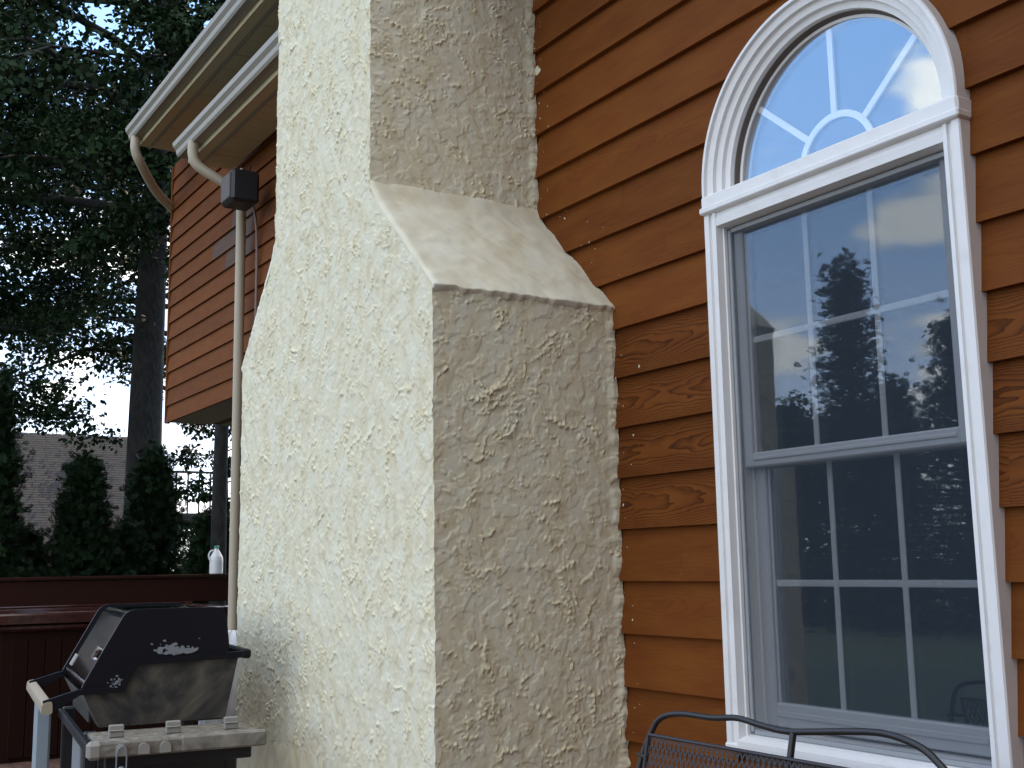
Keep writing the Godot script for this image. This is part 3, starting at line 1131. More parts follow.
func make_eaves() -> void:
	# lower eave over the stretch next to the chimney, upper eave over the whole main wall
	eave(-9.08, -4.20, 4.750, MAIN_Z, -0.44, 0.145)
	eave(-10.52, 2.6, 5.36, MAIN_Z, -0.40, 0.29)
	# eave of the near wall, above the picture
	eave(CH_UP_R + 0.03, 2.18, 3.84, -0.03, 0.34, 0.29)
	var st := new_st()
	tag(downspout([Vector3(-8.72, 4.80, -0.36), Vector3(-8.72, 4.69, -0.36), Vector3(-8.71, 4.60, -0.40), Vector3(-8.66, 4.50, -0.55), Vector3(-8.62, 4.42, -0.68), Vector3(-8.61, 4.33, -0.718), Vector3(-8.605, 4.2, -0.722), Vector3(-8.60, 3.0, -0.722), Vector3(-8.60, 1.5, -0.722), Vector3(-8.60, 0.02, -0.722)]), "beige downspout running down the wall left of the chimney")
	tag(downspout([Vector3(-10.42, 5.40, -0.33), Vector3(-10.42, 5.27, -0.33), Vector3(-10.47, 5.16, -0.40), Vector3(-10.75, 5.02, -0.62), Vector3(-10.96, 4.92, -0.86), Vector3(-10.97, 4.80, -0.95), Vector3(-10.97, 3.6, -0.95), Vector3(-10.97, 2.95, -0.95)]), "dark downspout elbow turning behind the far corner")
	# roofs with thickness
	roof_slab(-9.05, -4.20, -0.41, 4.90, -0.80, 5.20)
	roof_slab(-10.5, 2.8, -0.37, 5.52, -4.6, 8.2)
	roof_slab(-11.0, 2.8, -9.0, 5.52, -4.6, 8.2)
	roof_slab(-3.30, 2.19, 0.39, 3.99, -0.80, 4.75)
	st = new_st()
	for x in [-10.88, 2.6]:
		var n := Vector3(-1 if x < 0 else 1, 0, 0)
		tri(st, Vector3(x, 5.36, -0.85), Vector3(x, 5.36, -8.95), Vector3(x, 8.1, -4.6), n, n, n)
	obj("gable", st, M.cedar_0, house)


func roof_slab(x0: float, x1: float, z0: float, y0: float, z1: float, y1: float) -> void:
	var st := new_st()
	var dv := Vector2(z1 - z0, y1 - y0)
	var n := Vector2(-dv.y, dv.x).normalized()
	if n.y < 0:
		n = -n
	n *= 0.05
	prism(st, PackedVector2Array([Vector2(z0, y0), Vector2(z1, y1), Vector2(z1, y1) + n, Vector2(z0, y0) + n]), along_x(x0), x1 - x0)
	obj("roof", st, M.roofing, house)


# ------------------------------------------------------------------ grill

func rounded(poly: Array, r: float, steps := 4) -> PackedVector2Array:
	var out := PackedVector2Array()
	for i in poly.size():
		var p: Vector2 = poly[i]
		var a: Vector2 = poly[(i - 1 + poly.size()) % poly.size()]
		var b: Vector2 = poly[(i + 1) % poly.size()]
		var rr := minf(r, minf(p.distance_to(a), p.distance_to(b)) * 0.45)
		var p0 := p + (a - p).normalized() * rr
		var p1 := p + (b - p).normalized() * rr
		for k in steps + 1:
			var t := float(k) / steps
			out.append(p0.lerp(p, t).lerp(p.lerp(p1, t), t))
	return out


func make_grill() -> void:
	# local axes: x along the grill towards the viewer's end, z to its front; origin on the ground under the lid's near end, at the back
	var g := group_node("gas_grill", self, Vector3(-3.90, 0, 0.875))
	g.rotation.y = deg_to_rad(-7.0)
	tag(g, "black gas grill with glossy sloping lid and weathered side shelf by the chimney", "grill")
	var w := 0.78
	# lid: an end panel at each end, a glossy shell between
	var lid := [Vector2(0.03, 1.150), Vector2(0.045, 1.285), Vector2(0.075, 1.300), Vector2(0.350, 1.300), Vector2(0.376, 1.286), Vector2(0.505, 1.050), Vector2(0.375, 1.045), Vector2(0.345, 1.128)]
	var lp := rounded(lid, 0.014, 3)
	for x in [0.0, -w + 0.022]:
		var st0 := new_st()
		prism(st0, lp, along_x(x - 0.022), 0.022)
		obj("lid_end", st0, M.lid_metal, g)
	var st := new_st()
	var inner := rounded([Vector2(0.034, 1.150), Vector2(0.050, 1.280), Vector2(0.078, 1.294), Vector2(0.346, 1.294), Vector2(0.369, 1.280), Vector2(0.496, 1.050), Vector2(0.380, 1.048), Vector2(0.35, 1.130)], 0.012, 3)
	prism(st, inner, along_x(-w + 0.022), w - 0.044)
	obj("lid_shell", st, M.enamel, g)
	# chrome thermometer and badge on the slope
	var sl := Vector3(0, -0.230, 0.127).normalized()
	var sn := Vector3(0, 0.127, 0.230).normalized()
	var slope := func(x: float, t: float) -> Transform3D: return Transform3D(Basis(Vector3(1, 0, 0), -sl, sn), Vector3(x, 1.280, 0.369) + sl * t)
	st = new_st()
	var disc := PackedVector2Array()
	for i in 20:
		disc.append(Vector2(cos(TAU * i / 20), sin(TAU * i / 20)) * 0.024)
	prism(st, disc, slope.call(-0.075, 0.145), 0.022)
	obj("thermometer", st, M.chrome, g)
	st = new_st()
	box(st, Vector3.ZERO, Vector3(0.075, 0.045, 0.006), 0.002, slope.call(-w + 0.095, 0.205))
	obj("badge", st, M.plastic_grey, g)
	st = new_st()
	box(st, Vector3.ZERO, Vector3(w - 0.06, 0.010, 0.008), 0.003, slope.call(-w * 0.5, 0.244))
	obj("trim_strip", st, M.chrome, g)
	# flange under the lid and arms to the handle
	for x in [-0.002, -w + 0.006]:
		st = new_st()
		prism(st, PackedVector2Array([Vector2(-0.03, 1.150), Vector2(0.352, 1.136), Vector2(0.383, 1.052), Vector2(0.510, 1.052), Vector2(0.615, 1.022), Vector2(0.615, 0.992), Vector2(0.590, 0.985), Vector2(0.505, 1.034), Vector2(0.370, 1.036), Vector2(0.338, 1.120), Vector2(-0.03, 1.128)]), along_x(x - 0.012), 0.022)
		obj("lid_flange", st, M.lid_metal, g)
	st = new_st()
	box(st, Vector3(-w * 0.5, 1.14, -0.025), Vector3(w + 0.03, 0.03, 0.03), 0.006)
	box(st, Vector3(-w * 0.5, 1.10, -0.010), Vector3(w * 0.5, 0.06, 0.03), 0.006)
	obj("hinge_rail", st, M.lid_metal, g)
	st = new_st()
	prism(st, rounded([Vector2(0.586, 0.982), Vector2(0.588, 1.022), Vector2(0.618, 1.016), Vector2(0.620, 0.980)], 0.010, 3), along_x(-w - 0.09), w + 0.105)
	obj("handle", st, M.handle_wood, g)
	# cast firebox, tapering down
	st = new_st()
	var fb := [[Vector2(0.000, 1.130), Vector2(0.345, 1.122), Vector2(0.375, 1.040), Vector2(0.495, 1.036)], [Vector2(0.035, 0.930), Vector2(0.33, 0.925), Vector2(0.36, 0.925), Vector2(0.440, 0.925)]]
	for e in [0, 1]:
		var x := -0.006 if e == 0 else -w + 0.006
		var xb := -0.03 if e == 0 else -w + 0.03
		var n := Vector3(1 if e == 0 else -1, -0.15, 0).normalized()
		for i in 3:
			var a: Vector2 = fb[0][i]
			var b: Vector2 = fb[0][i + 1]
			var c: Vector2 = fb[1][i + 1]
			var d: Vector2 = fb[1][i]
			quad(st, Vector3(x, a.y, a.x), Vector3(x, b.y, b.x), Vector3(xb, c.y, c.x), Vector3(xb, d.y, d.x), n)
	for i in [0, 3]:
		var a: Vector2 = fb[0][i]
		var d: Vector2 = fb[1][i]
		quad(st, Vector3(-0.006, a.y, a.x), Vector3(-w + 0.006, a.y, a.x), Vector3(-w + 0.03, d.y, d.x), Vector3(-0.03, d.y, d.x), Vector3(0, -0.2, -1 if i == 0 else 1).normalized())
	quad(st, Vector3(-0.03, 0.925, 0.035), Vector3(-w + 0.03, 0.925, 0.035), Vector3(-w + 0.03, 0.925, 0.44), Vector3(-0.03, 0.925, 0.44), Vector3.DOWN)
	obj("firebox", st, M.cast, g)
	# front rail of the cart, running on from the shelf's corner
	st = new_st()
	box(st, Vector3(-w * 0.5 + 0.14, 0.898, 0.496), Vector3(w + 0.30, 0.034, 0.022), 0.005)
	obj("front_rail", st, M.lid_metal, g)
	st = new_st()
	box(st, Vector3(-w * 0.5 - 0.06, 0.955, 0.455), Vector3(w - 0.20, 0.06, 0.012), 0.003)
	obj("control_panel", st, M.black_plastic, g)
	# side shelf: boards in a pale rim
	for k in 3:
		st = new_st()
		box(st, Vector3(0.085 + k * 0.088, 0.912, 0.245), Vector3(0.084, 0.018, 0.475), 0.003)
		obj("shelf_board", st, M.grey_wood, g)
	st = new_st()
	box(st, Vector3(0.318, 0.902, 0.245), Vector3(0.026, 0.046, 0.52), 0.006)
	obj("shelf_rim", st, M.grey_wood, g)
	st = new_st()
	box(st, Vector3(0.155, 0.900, -0.002), Vector3(0.30, 0.034, 0.022), 0.004)
	obj("shelf_rim", st, M.grey_wood, g)
	st = new_st()
	box(st, Vector3(0.314, 0.901, 0.489), Vector3(0.044, 0.052, 0.044), 0.010)
	obj("corner_cap", st, M.plastic_grey, g)
	st = new_st()
	box(st, Vector3(0.322, 0.904, 0.110), Vector3(0.028, 0.048, 0.26), 0.006)
	obj("rim_cover", st, M.rim, g)
	# condiment clips standing on the shelf
	for z in [0.415, 0.245, 0.065]:
		st = new_st()
		box(st, Vector3(0.205, 0.940, z), Vector3(0.018, 0.038, 0.045), 0.003)
		box(st, Vector3(0.216, 0.942, z), Vector3(0.006, 0.005, 0.044), 0.002)
		box(st, Vector3(0.192, 0.926, z), Vector3(0.04, 0.010, 0.034), 0.003)
		obj("shelf_bracket", st, M.plastic_grey, g)
	# tool hooks on the rim
	for z in [0.415, 0.350, 0.288]:
		st = new_st()
		var hk := PackedVector2Array()
		for i in 13:
			var a := PI * i / 12
			hk.append(Vector2(cos(a) * 0.016, 0.885 + 0.016 + sin(a) * 0.016))
		hk.append(Vector2(-0.016, 0.885))
		hk.append(Vector2(0.016, 0.885))
		prism(st, hk, Transform3D(Basis(Vector3(0, 0, -1), Vector3(0, 1, 0), Vector3(1, 0, 0)), Vector3(0.3305, 0, z)), 0.012)
		obj("tool_hook", st, M.plastic_grey, g)
	# legs, lower panel
	for p in [Vector3(0.02, 0, 0.03), Vector3(0.02, 0, 0.47), Vector3(-w, 0, 0.03), Vector3(-w, 0, 0.47)]:
		st = new_st()
		box(st, p + Vector3(0, 0.46, 0), Vector3(0.045, 0.92, 0.045), 0.006)
		obj("leg", st, M.black_plastic, g)
	st = new_st()
	box(st, Vector3(0.275, 0.86, 0.235), Vector3(0.02, 0.04, 0.44), 0.004)
	box(st, Vector3(0.045, 0.60, 0.25), Vector3(0.012, 0.55, 0.40), 0.003)
	obj("side_panel", st, M.black_plastic, g)
	st = new_st()
	box(st, Vector3(-w - 0.01, 0.62, 0.562), Vector3(0.10, 0.66, 0.055), 0.008)
	obj("front_post", st, M.blue_metal, g)
	st = new_st()
	box(st, Vector3(-0.20, 0.805, 0.488), Vector3(0.26, 0.13, 0.010), 0.003)
	obj("front_plate", st, M.bare_metal, g)
	st = new_st()
	box(st, Vector3(-w * 0.5, 0.22, 0.25), Vector3(w, 0.03, 0.44), 0.005)
	obj("bottom_shelf", st, M.black_plastic, g)
	# tool hanging from the near hook
	var sp := group_node("barbecue_tool", self, g.transform * Vector3(0.350, 0.0, 0.415))
	sp.rotation.y = g.rotation.y
	tag(sp, "small pale handled tool hanging from the nearest hook of the grill shelf", "tool")
	st = new_st()
	tube(st, smooth_path([Vector3(0, 0.84, 0.014), Vector3(0, 0.895, 0.013), Vector3(0, 0.912, 0), Vector3(0, 0.895, -0.013), Vector3(0, 0.84, -0.014)]), 0.0022, 6)
	obj("wire_loop", st, M.bare_metal, sp)
	st = new_st()
	tube(st, [Vector3(0, 0.855, 0), Vector3(0, 0.845, 0), Vector3(0, 0.75, 0), Vector3(0, 0.70, 0), Vector3(0, 0.69, 0)], [0.006, 0.016, 0.019, 0.015, 0.004], 10)
	obj("handle", st, M.blue_metal, sp)
	# scuffs of bare metal on the near lid end: flaked paint with ragged outlines
	var nz := FastNoiseLite.new()
	nz.seed = 3
	nz.frequency = 1.0
	st = new_st()
	var pr := RandomNumberGenerator.new()
	pr.seed = 14
	for k in 120:
		var big := k < 84
		var c := Vector3(0.0008 + k * 0.00003, 0, 0)
		if big:
			c.z = 0.208 + pr.randfn(0.0, 0.030)
			c.y = 1.153 + absf(pr.randfn(0.0, 0.012)) * (1.0 + maxf(0.0, (c.z - 0.20) * 12.0))
		else:
			c.z = 0.398 + pr.randfn(0.0, 0.014)
			c.y = 1.070 + pr.randfn(0.0, 0.011)
		var rr := pr.randf_range(0.0015, 0.0095) if big else pr.randf_range(0.001, 0.0042)
		var ring := []
		for i in 9:
			var a := TAU * i / 9
			ring.append(c + Vector3(0, sin(a) * 0.8, cos(a) * 1.2) * rr * pr.randf_range(0.55, 1.2))
		for i in 9:
			tri(st, c, ring[i], ring[(i + 1) % 9], Vector3.RIGHT, Vector3.RIGHT, Vector3.RIGHT)
	tag(obj("bare_patch", st, M.bare_metal, g), "flaked patches of bare grey metal on the lid end", "", "", "stuff")


func make_bag() -> void:
	# a rolled white plastic sheet standing against the chimney's far corner, behind the grill
	var nz := FastNoiseLite.new()
	nz.seed = 33
	nz.frequency = 1.0
	nz.fractal_octaves = 3
	var rows := 90
	var cols := 60
	var pos := PackedVector3Array()
	pos.resize(rows * cols)
	for j in rows:
		var t := float(j) / (rows - 1)
		for i in cols:
			var a := TAU * i / (cols - 1)
			var r := 0.02 + 0.105 * pow(sin(PI * 0.5 * clampf(t * 3.2, 0, 1)), 0.7)
			r *= 1.0 + 0.40 * nz.get_noise_3d(cos(a) * 1.8, sin(a) * 1.8, t * 3.0) + 0.16 * nz.get_noise_3d(cos(a) * 6.0, sin(a) * 6.0, t * 3.0)
			pos[j * cols + i] = Vector3(cos(a) * r * 0.9, 1.18 - t * 1.175, sin(a) * r)
	var o := put("plastic_sheet", grid_mesh(pos, rows, cols, Vector3.RIGHT), M.bag)
	o.position = Vector3(-4.70, 0.0, 0.615)
	tag(o, "crumpled white plastic sheet squeezed between the grill and the chimney corner", "plastic sheet")


# ------------------------------------------------------------------ bench

func make_bench() -> void:
	var zb := 0.50
	var b := group_node("patio_bench", self, Vector3(-1.78, 0, zb))
	tag(b, "black iron patio seat with mesh back standing below the window", "bench")
	var lean := func(x: float, y: float) -> Vector3: return Vector3(x, y, -0.22 * (y - 0.95))
	# outer frame of the back: shouldered top rail
	var pts := [lean.call(-0.46, 0.40), lean.call(-0.45, 0.75), lean.call(-0.425, 0.95), lean.call(-0.395, 1.035), lean.call(-0.365, 1.068), lean.call(-0.30, 1.082), lean.call(-0.20, 1.083), lean.call(-0.12, 1.090), lean.call(-0.05, 1.083), lean.call(0.02, 1.078), lean.call(0.09, 1.084), lean.call(0.18, 1.094), lean.call(0.27, 1.100), lean.call(0.345, 1.088), lean.call(0.39, 1.066), lean.call(0.425, 1.03), lean.call(0.445, 0.93), lean.call(0.46, 0.75), lean.call(0.46, 0.40)]
	var st := new_st()
	tube(st, smooth_path(pts, 5), 0.0068, 10)
	obj("back_frame", st, M.iron, b)
	st = new_st()
	tube(st, [lean.call(0.045, 1.080), lean.call(0.04, 0.95), lean.call(0.04, 0.42)], 0.0072, 8)
	obj("center_rod", st, M.iron, b)
	# mesh panel with a flat border
	var x0 := -0.385
	var x1 := 0.40
	var top := 1.030
	var bottom := 0.46
	st = new_st()
	for s in [[Vector2(x0, top), Vector2(x1, top)], [Vector2(x0, bottom), Vector2(x1, bottom)], [Vector2(x0, bottom), Vector2(x0, top)], [Vector2(x1, bottom), Vector2(x1, top)]]:
		var a: Vector3 = lean.call(s[0].x, s[0].y) + Vector3(0, 0, 0.016)
		var c: Vector3 = lean.call(s[1].x, s[1].y) + Vector3(0, 0, 0.016)
		tube(st, [a, c], 0.0075, 6, 0.5)
	obj("mesh_border", st, M.mesh_iron, b)
	for s in [Vector2(x0, 0.98), Vector2(x1, 0.98), Vector2(x0, 0.6), Vector2(x1, 0.6)]:
		st = new_st()
		var a: Vector3 = lean.call(s.x, s.y) + Vector3(0, 0, 0.016)
		tube(st, [a, lean.call(s.x + (-0.05 if s.x < 0 else 0.05), s.y)], 0.005, 6)
		obj("mesh_clip", st, M.iron, b)
	# expanded metal: diamond strands
	st = new_st()
	var dw := 0.0155
	var dh := 0.034
	var strand := func(st2: SurfaceTool, a: Vector3, c: Vector3) -> void:
		var t := (c - a).normalized()
		var sd := t.cross(Vector3(0, 0, 1)).normalized() * 0.0021
		var n := Vector3(0, 0.2, 1).normalized()
		quad(st2, a - sd, a + sd, c + sd, c - sd, n)
	var nx := int((x1 - x0) / dw)
	var ny := int((top - bottom) / dh)
	for j in ny * 2:
		for i in nx:
			var y := top - j * dh * 0.5
			var s := 1.0 if j % 2 == 0 else -1.0
			var xm := x0 + (i + 0.5) * dw
			for q in [-0.5, 0.5]:
				var xa: float = xm + (0.0 if s > 0 else q * dw)
				var xb: float = xm + (q * dw if s > 0 else 0.0)
				strand.call(st, lean.call(xa, y) + Vector3(0, 0, 0.016), lean.call(xb, y - dh * 0.5) + Vector3(0, 0, 0.017))
	tag(obj("mesh_panel", st, M.mesh_iron, b), "", "", "", "stuff")
	# seat, arms, legs (below the picture)
	st = new_st()
	box(st, Vector3(0, 0.42, 0.33), Vector3(0.90, 0.012, 0.50), 0.004)
	obj("seat", st, M.mesh_iron, b)
	for s in [-1.0, 1.0]:
		st = new_st()
		tube(st, smooth_path([Vector3(s * 0.46, 0.66, 0.03), Vector3(s * 0.47, 0.655, 0.3), Vector3(s * 0.47, 0.63, 0.52), Vector3(s * 0.465, 0.42, 0.56), Vector3(s * 0.46, 0.2, 0.55), Vector3(s * 0.46, 0.0, 0.58)]), 0.011, 8)
		obj("arm", st, M.iron, b)
		st = new_st()
		tube(st, [Vector3(s * 0.46, 0.42, 0.115), Vector3(s * 0.46, 0.0, 0.02)], 0.011, 8)
		obj("leg", st, M.iron, b)


# ------------------------------------------------------------------ hot tub, fence, small things

func make_tub() -> void:
	var t := group_node("hot_tub", self, Vector3(-10.72, 0, -0.10))
	tag(t, "dark red brown hot tub with folded vinyl cover behind the grill", "hot tub")
	var plan := func(hx: float, hz: float, r: float) -> PackedVector2Array: return rounded([Vector2(-hx, -hz), Vector2(hx, -hz), Vector2(hx, hz), Vector2(-hx, hz)], r, 6)
	var stack := func(called: String, m: Material, levels: Array) -> void:
		# rounded rectangles stacked upwards
		var st2 := new_st()
		for k in levels.size() - 1:
			var a: PackedVector2Array = plan.call(levels[k][1], levels[k][1] * 1.06, 0.30)
			var c: PackedVector2Array = plan.call(levels[k + 1][1], levels[k + 1][1] * 1.06, 0.30)
			for i in a.size():
				var j := (i + 1) % a.size()
				var e := (a[j] - a[i])
				var n := Vector3(e.y, 0, -e.x).normalized()
				n.y = (levels[k][1] - levels[k + 1][1]) / maxf(0.001, absf(levels[k + 1][0] - levels[k][0]))
				n = n.normalized()
				quad(st2, Vector3(a[i].x, levels[k][0], a[i].y), Vector3(a[j].x, levels[k][0], a[j].y), Vector3(c[j].x, levels[k + 1][0], c[j].y), Vector3(c[i].x, levels[k + 1][0], c[i].y), n)
		var topp: PackedVector2Array = plan.call(levels[-1][1], levels[-1][1] * 1.06, 0.30)
		for i in topp.size():
			var j := (i + 1) % topp.size()
			tri(st2, Vector3(0, levels[-1][0], 0), Vector3(topp[i].x, levels[-1][0], topp[i].y), Vector3(topp[j].x, levels[-1][0], topp[j].y), Vector3.UP, Vector3.UP, Vector3.UP)
		obj(called, st2, m, t)
	stack.call("cabinet", M.tub_cabinet, [[0.0, 0.95], [0.98, 0.95]])
	# upright boards of the cabinet on the side in view
	var st := new_st()
	box(st, Vector3.ZERO, Vector3(0.016, 0.90, 0.118), 0.004)
	var mesh: Mesh = st.commit()
	for k in 12:
		var o := put("cabinet_board", mesh, M.tub_cabinet, t)
		o.position = Vector3(0.956, 0.48, -0.69 + k * 0.1235)
	stack.call("rim", M.tub_cover, [[0.98, 0.97], [1.0, 0.99], [1.02, 0.99], [1.035, 0.965]])
	stack.call("cover", M.tub_cover, [[1.035, 1.00], [1.04, 1.012], [1.105, 1.010], [1.118, 1.00], [1.124, 0.98], [1.132, 0.6]])
	# water-shiny ripples of slack vinyl lie on the cover
	st = new_st()
	box(st, Vector3(0.0, 1.140, 0.0), Vector3(0.05, 0.018, 1.9), 0.006)
	obj("cover_fold", st, M.tub_cover, t)


func make_fence() -> void:
	var f := group_node("deck_rail", self, Vector3(-12.5, 0, 0))
	tag(f, "dark red brown wooden rail fence running behind the hot tub", "fence")
	var st := new_st()
	box(st, Vector3(0, 1.372, 0.4), Vector3(0.14, 0.036, 7.0), 0.006)
	obj("cap_rail", st, M.fence, f)
	st = new_st()
	box(st, Vector3(0.03, 1.225, 0.4), Vector3(0.04, 0.25, 7.0), 0.006)
	obj("top_board", st, M.fence, f)
	st = new_st()
	box(st, Vector3(0.03, 0.90, 0.4), Vector3(0.04, 0.22, 7.0), 0.006)
	obj("middle_board", st, M.fence, f)
	st = new_st()
	box(st, Vector3(0.03, 0.5, 0.4), Vector3(0.04, 0.22, 7.0), 0.006)
	obj("lower_board", st, M.fence, f)
	for z in [-3.0, -1.2, 0.6, 2.4]:
		st = new_st()
		box(st, Vector3(-0.045, 0.677, z), Vector3(0.09, 1.354, 0.09), 0.006)
		obj("post", st, M.fence, f)


func make_small_things() -> void:
	var j := group_node("plastic_jug", self, Vector3(-12.5, 1.39, -1.865))
	tag(j, "white plastic jug with green cap standing on the rail fence", "jug")
	var st := new_st()
	lathe(st, [Vector2(0.0, 0.0), Vector2(0.066, 0.0), Vector2(0.072, 0.008), Vector2(0.072, 0.15), Vector2(0.066, 0.185), Vector2(0.045, 0.225), Vector2(0.024, 0.262), Vector2(0.021, 0.285), Vector2(0.0, 0.287)], Vector3.ZERO)
	obj("body", st, M.jug, j)
	st = new_st()
	lathe(st, [Vector2(0.0, 0.278), Vector2(0.026, 0.278), Vector2(0.026, 0.300), Vector2(0.022, 0.304), Vector2(0.0, 0.304)], Vector3.ZERO)
	obj("cap", st, M.cap, j)
	st = new_st()
	tube(st, smooth_path([Vector3(0, 0.255, 0.028), Vector3(0, 0.245, 0.065), Vector3(0, 0.20, 0.086), Vector3(0, 0.15, 0.074)]), 0.009, 8)
	obj("handle", st, M.jug, j)

	var s := group_node("outdoor_speaker", self, Vector3(-8.28, 4.31, -0.60))
	tag(s, "black box speaker hung under the eave in front of the downspout", "speaker")
	st = new_st()
	box(st, Vector3.ZERO, Vector3(0.255, 0.255, 0.22), 0.022)
	obj("cabinet", st, M.black_plastic, s)
	st = new_st()
	box(st, Vector3(0.0, -0.002, 0.114), Vector3(0.20, 0.20, 0.014), 0.006)
	obj("grille", st, M.gasket, s)
	st = new_st()
	tube(st, [Vector3(0.02, 0.115, 0.0), Vector3(0.02, 0.165, 0.0)], 0.014, 8)
	tube(st, [Vector3(-0.06, 0.0, -0.09), Vector3(-0.19, 0.0, -0.115), Vector3(-0.30, 0.0, -0.12)], 0.012, 8)
	obj("bracket", st, M.almond, s)

	st = new_st()
	tube(st, smooth_path([Vector3(-8.42, 4.35, -0.70), Vector3(-8.44, 4.20, -0.775), Vector3(-8.43, 3.9, -0.795), Vector3(-8.43, 3.2, -0.795), Vector3(-8.425, 2.84, -0.795), Vector3(-8.42, 2.4, -0.80), Vector3(-8.42, 1.0, -0.80)]), 0.011, 6)
	tag(obj("speaker_cable", st, M.cable), "thin brown cable running down the wall beside the downspout", "cable")
	st = new_st()
	var pts := []
	for k in 16:
		pts.append(Vector3(-8.72 + k * 0.030 + rng.randfn(0, 0.015), 4.55 - 0.006 * k + rng.randfn(0, 0.035), -0.66 + rng.randfn(0, 0.03)))
	tube(st, smooth_path(pts, 5), 0.007, 6)
	tag(obj("tangled_wire", st, M.black_plastic), "tangle of dark wire above the black speaker under the eave", "wire")


# ------------------------------------------------------------------ neighbour

func make_neighbour() -> void:
	var h := group_node("neighbor_house", self, Vector3(-30, 0, -4))
	tag(h, "neighboring house with a low grey brown shingle roof seen past the tree", "house")
	# shingle courses stepping up the slope; each tab its own tint
	var st := new_st()
	var r := RandomNumberGenerator.new()
	r.seed = 91
	var courses := 46
	var z0 := -1.65
	var z1 := 9.0
	for c in courses:
		var t0 := float(c) / courses
		var t1 := float(c + 1) / courses
		var a := Vector3(3.4 - 3.4 * t0, 2.05 + 2.80 * t0, 0)
		var b := Vector3(3.4 - 3.4 * t1, 2.05 + 2.80 * t1, 0)
		var n := Vector3(2.8, 3.4, 0).normalized()
		var z := z0 - r.randf() * 0.25
		while z < z1:
			var w := r.randf_range(0.22, 0.36)
			var k := r.randf_range(0.90, 1.10)
			st.set_color(Color(0.060 * k, 0.055 * k, 0.053 * k))
			var lift := n * (0.006 + r.randf() * 0.003)
			quad(st, a + lift + Vector3(0, 0, z), a + lift + Vector3(0, 0, z + w - 0.01), b + Vector3(0, 0, z + w - 0.01), b + Vector3(0, 0, z), n)
			quad(st, a + lift + Vector3(0, 0, z), a + lift + Vector3(0, 0, z + w), a + Vector3(0, 0, z + w), a + Vector3(0, 0, z), Vector3.RIGHT)
			z += w
	var m := mat("shingle", 1, 1, 1, 0.95)
	m.vertex_color_use_as_albedo = true
	obj("roof", st, m, h)
	st = new_st()
	prism(st, PackedVector2Array([Vector2(3.38, 2.03), Vector2(0, 4.82), Vector2(-3.4, 2.05), Vector2(-3.2, 1.95), Vector2(3.2, 1.95)]), Transform3D(Basis(Vector3(1, 0, 0), Vector3(0, 1, 0), Vector3(0, 0, 1)), Vector3(0, 0, z0)), z1 - z0)
	obj("roof_deck", st, M.roofing, h)
	st = new_st()
	box(st, Vector3(0, 0.98, (z0 + z1) * 0.5), Vector3(6.0, 1.95, z1 - z0 - 0.6), 0.02)
	obj("wall", st, M.under, h)
	# railing of a raised deck further right
	var g := group_node("balcony_railing", self, Vector3(-24, 0.30, -6.2))
	tag(g, "dark metal balcony railing in the gap under the overhang", "railing")
	st = new_st()
	box(st, Vector3(0, 3.18, 0), Vector3(0.05, 0.05, 3.4), 0.004)
	obj("top_rail", st, M.iron, g)
	st = new_st()
	box(st, Vector3(0, 2.30, 0), Vector3(0.05, 0.05, 3.4), 0.004)
	obj("bottom_rail", st, M.iron, g)
	for k in 15:
		st = new_st()
		box(st, Vector3(0, 2.74, -1.68 + k * 0.24), Vector3(0.03, 0.84, 0.03))
		obj("baluster", st, M.iron, g)
	st = new_st()
	box(st, Vector3(-0.9, 2.2, 0), Vector3(2.0, 0.14, 3.5), 0.01)
	for z in [-1.6, 1.6]:
		box(st, Vector3(0, 0.90, z), Vector3(0.12, 2.46, 0.12))
		box(st, Vector3(-1.8, 0.90, z), Vector3(0.12, 2.46, 0.12))
	obj("deck", st, M.dark_wall, g)


# ------------------------------------------------------------------ trees

func leaf_cluster(sd: int, count: int, size: float, spread: float, slim: float) -> ArrayMesh:
	var r := RandomNumberGenerator.new()
	r.seed = sd
	var st := new_st()
	for k in count:
		var d := Vector3(r.randfn(), r.randfn() * 0.6, r.randfn()).normalized()
		var o := d * spread * r.randf_range(0.2, 1.0)
		var t := (d + Vector3(0, -0.35, 0) + Vector3(r.randfn(), r.randfn(), r.randfn()) * 0.3).normalized()
		var n := (Vector3(0, 1, 0) + Vector3(r.randfn(), r.randfn(), r.randfn()) * 0.55).normalized()
		var sd2 := t.cross(n).normalized()
		n = sd2.cross(t).normalized()
		var ln := size * r.randf_range(0.7, 1.25)
		var w := ln * slim
		var tip := o + t * ln - n * ln * 0.12
		var l := o + t * ln * 0.45 + sd2 * w + n * ln * 0.06
		var rr := o + t * ln * 0.45 - sd2 * w + n * ln * 0.06
		var l2 := o + t * ln * 0.78 + sd2 * w * 0.62
		var r2 := o + t * ln * 0.78 - sd2 * w * 0.62
		var md := o + t * ln * 0.5
		for q in [[o, l, md], [l, l2, md], [l2, tip, md], [tip, r2, md], [r2, rr, md], [rr, o, md]]:
			tri(st, q[0], q[1], q[2], n, n, n)
	return st.commit()


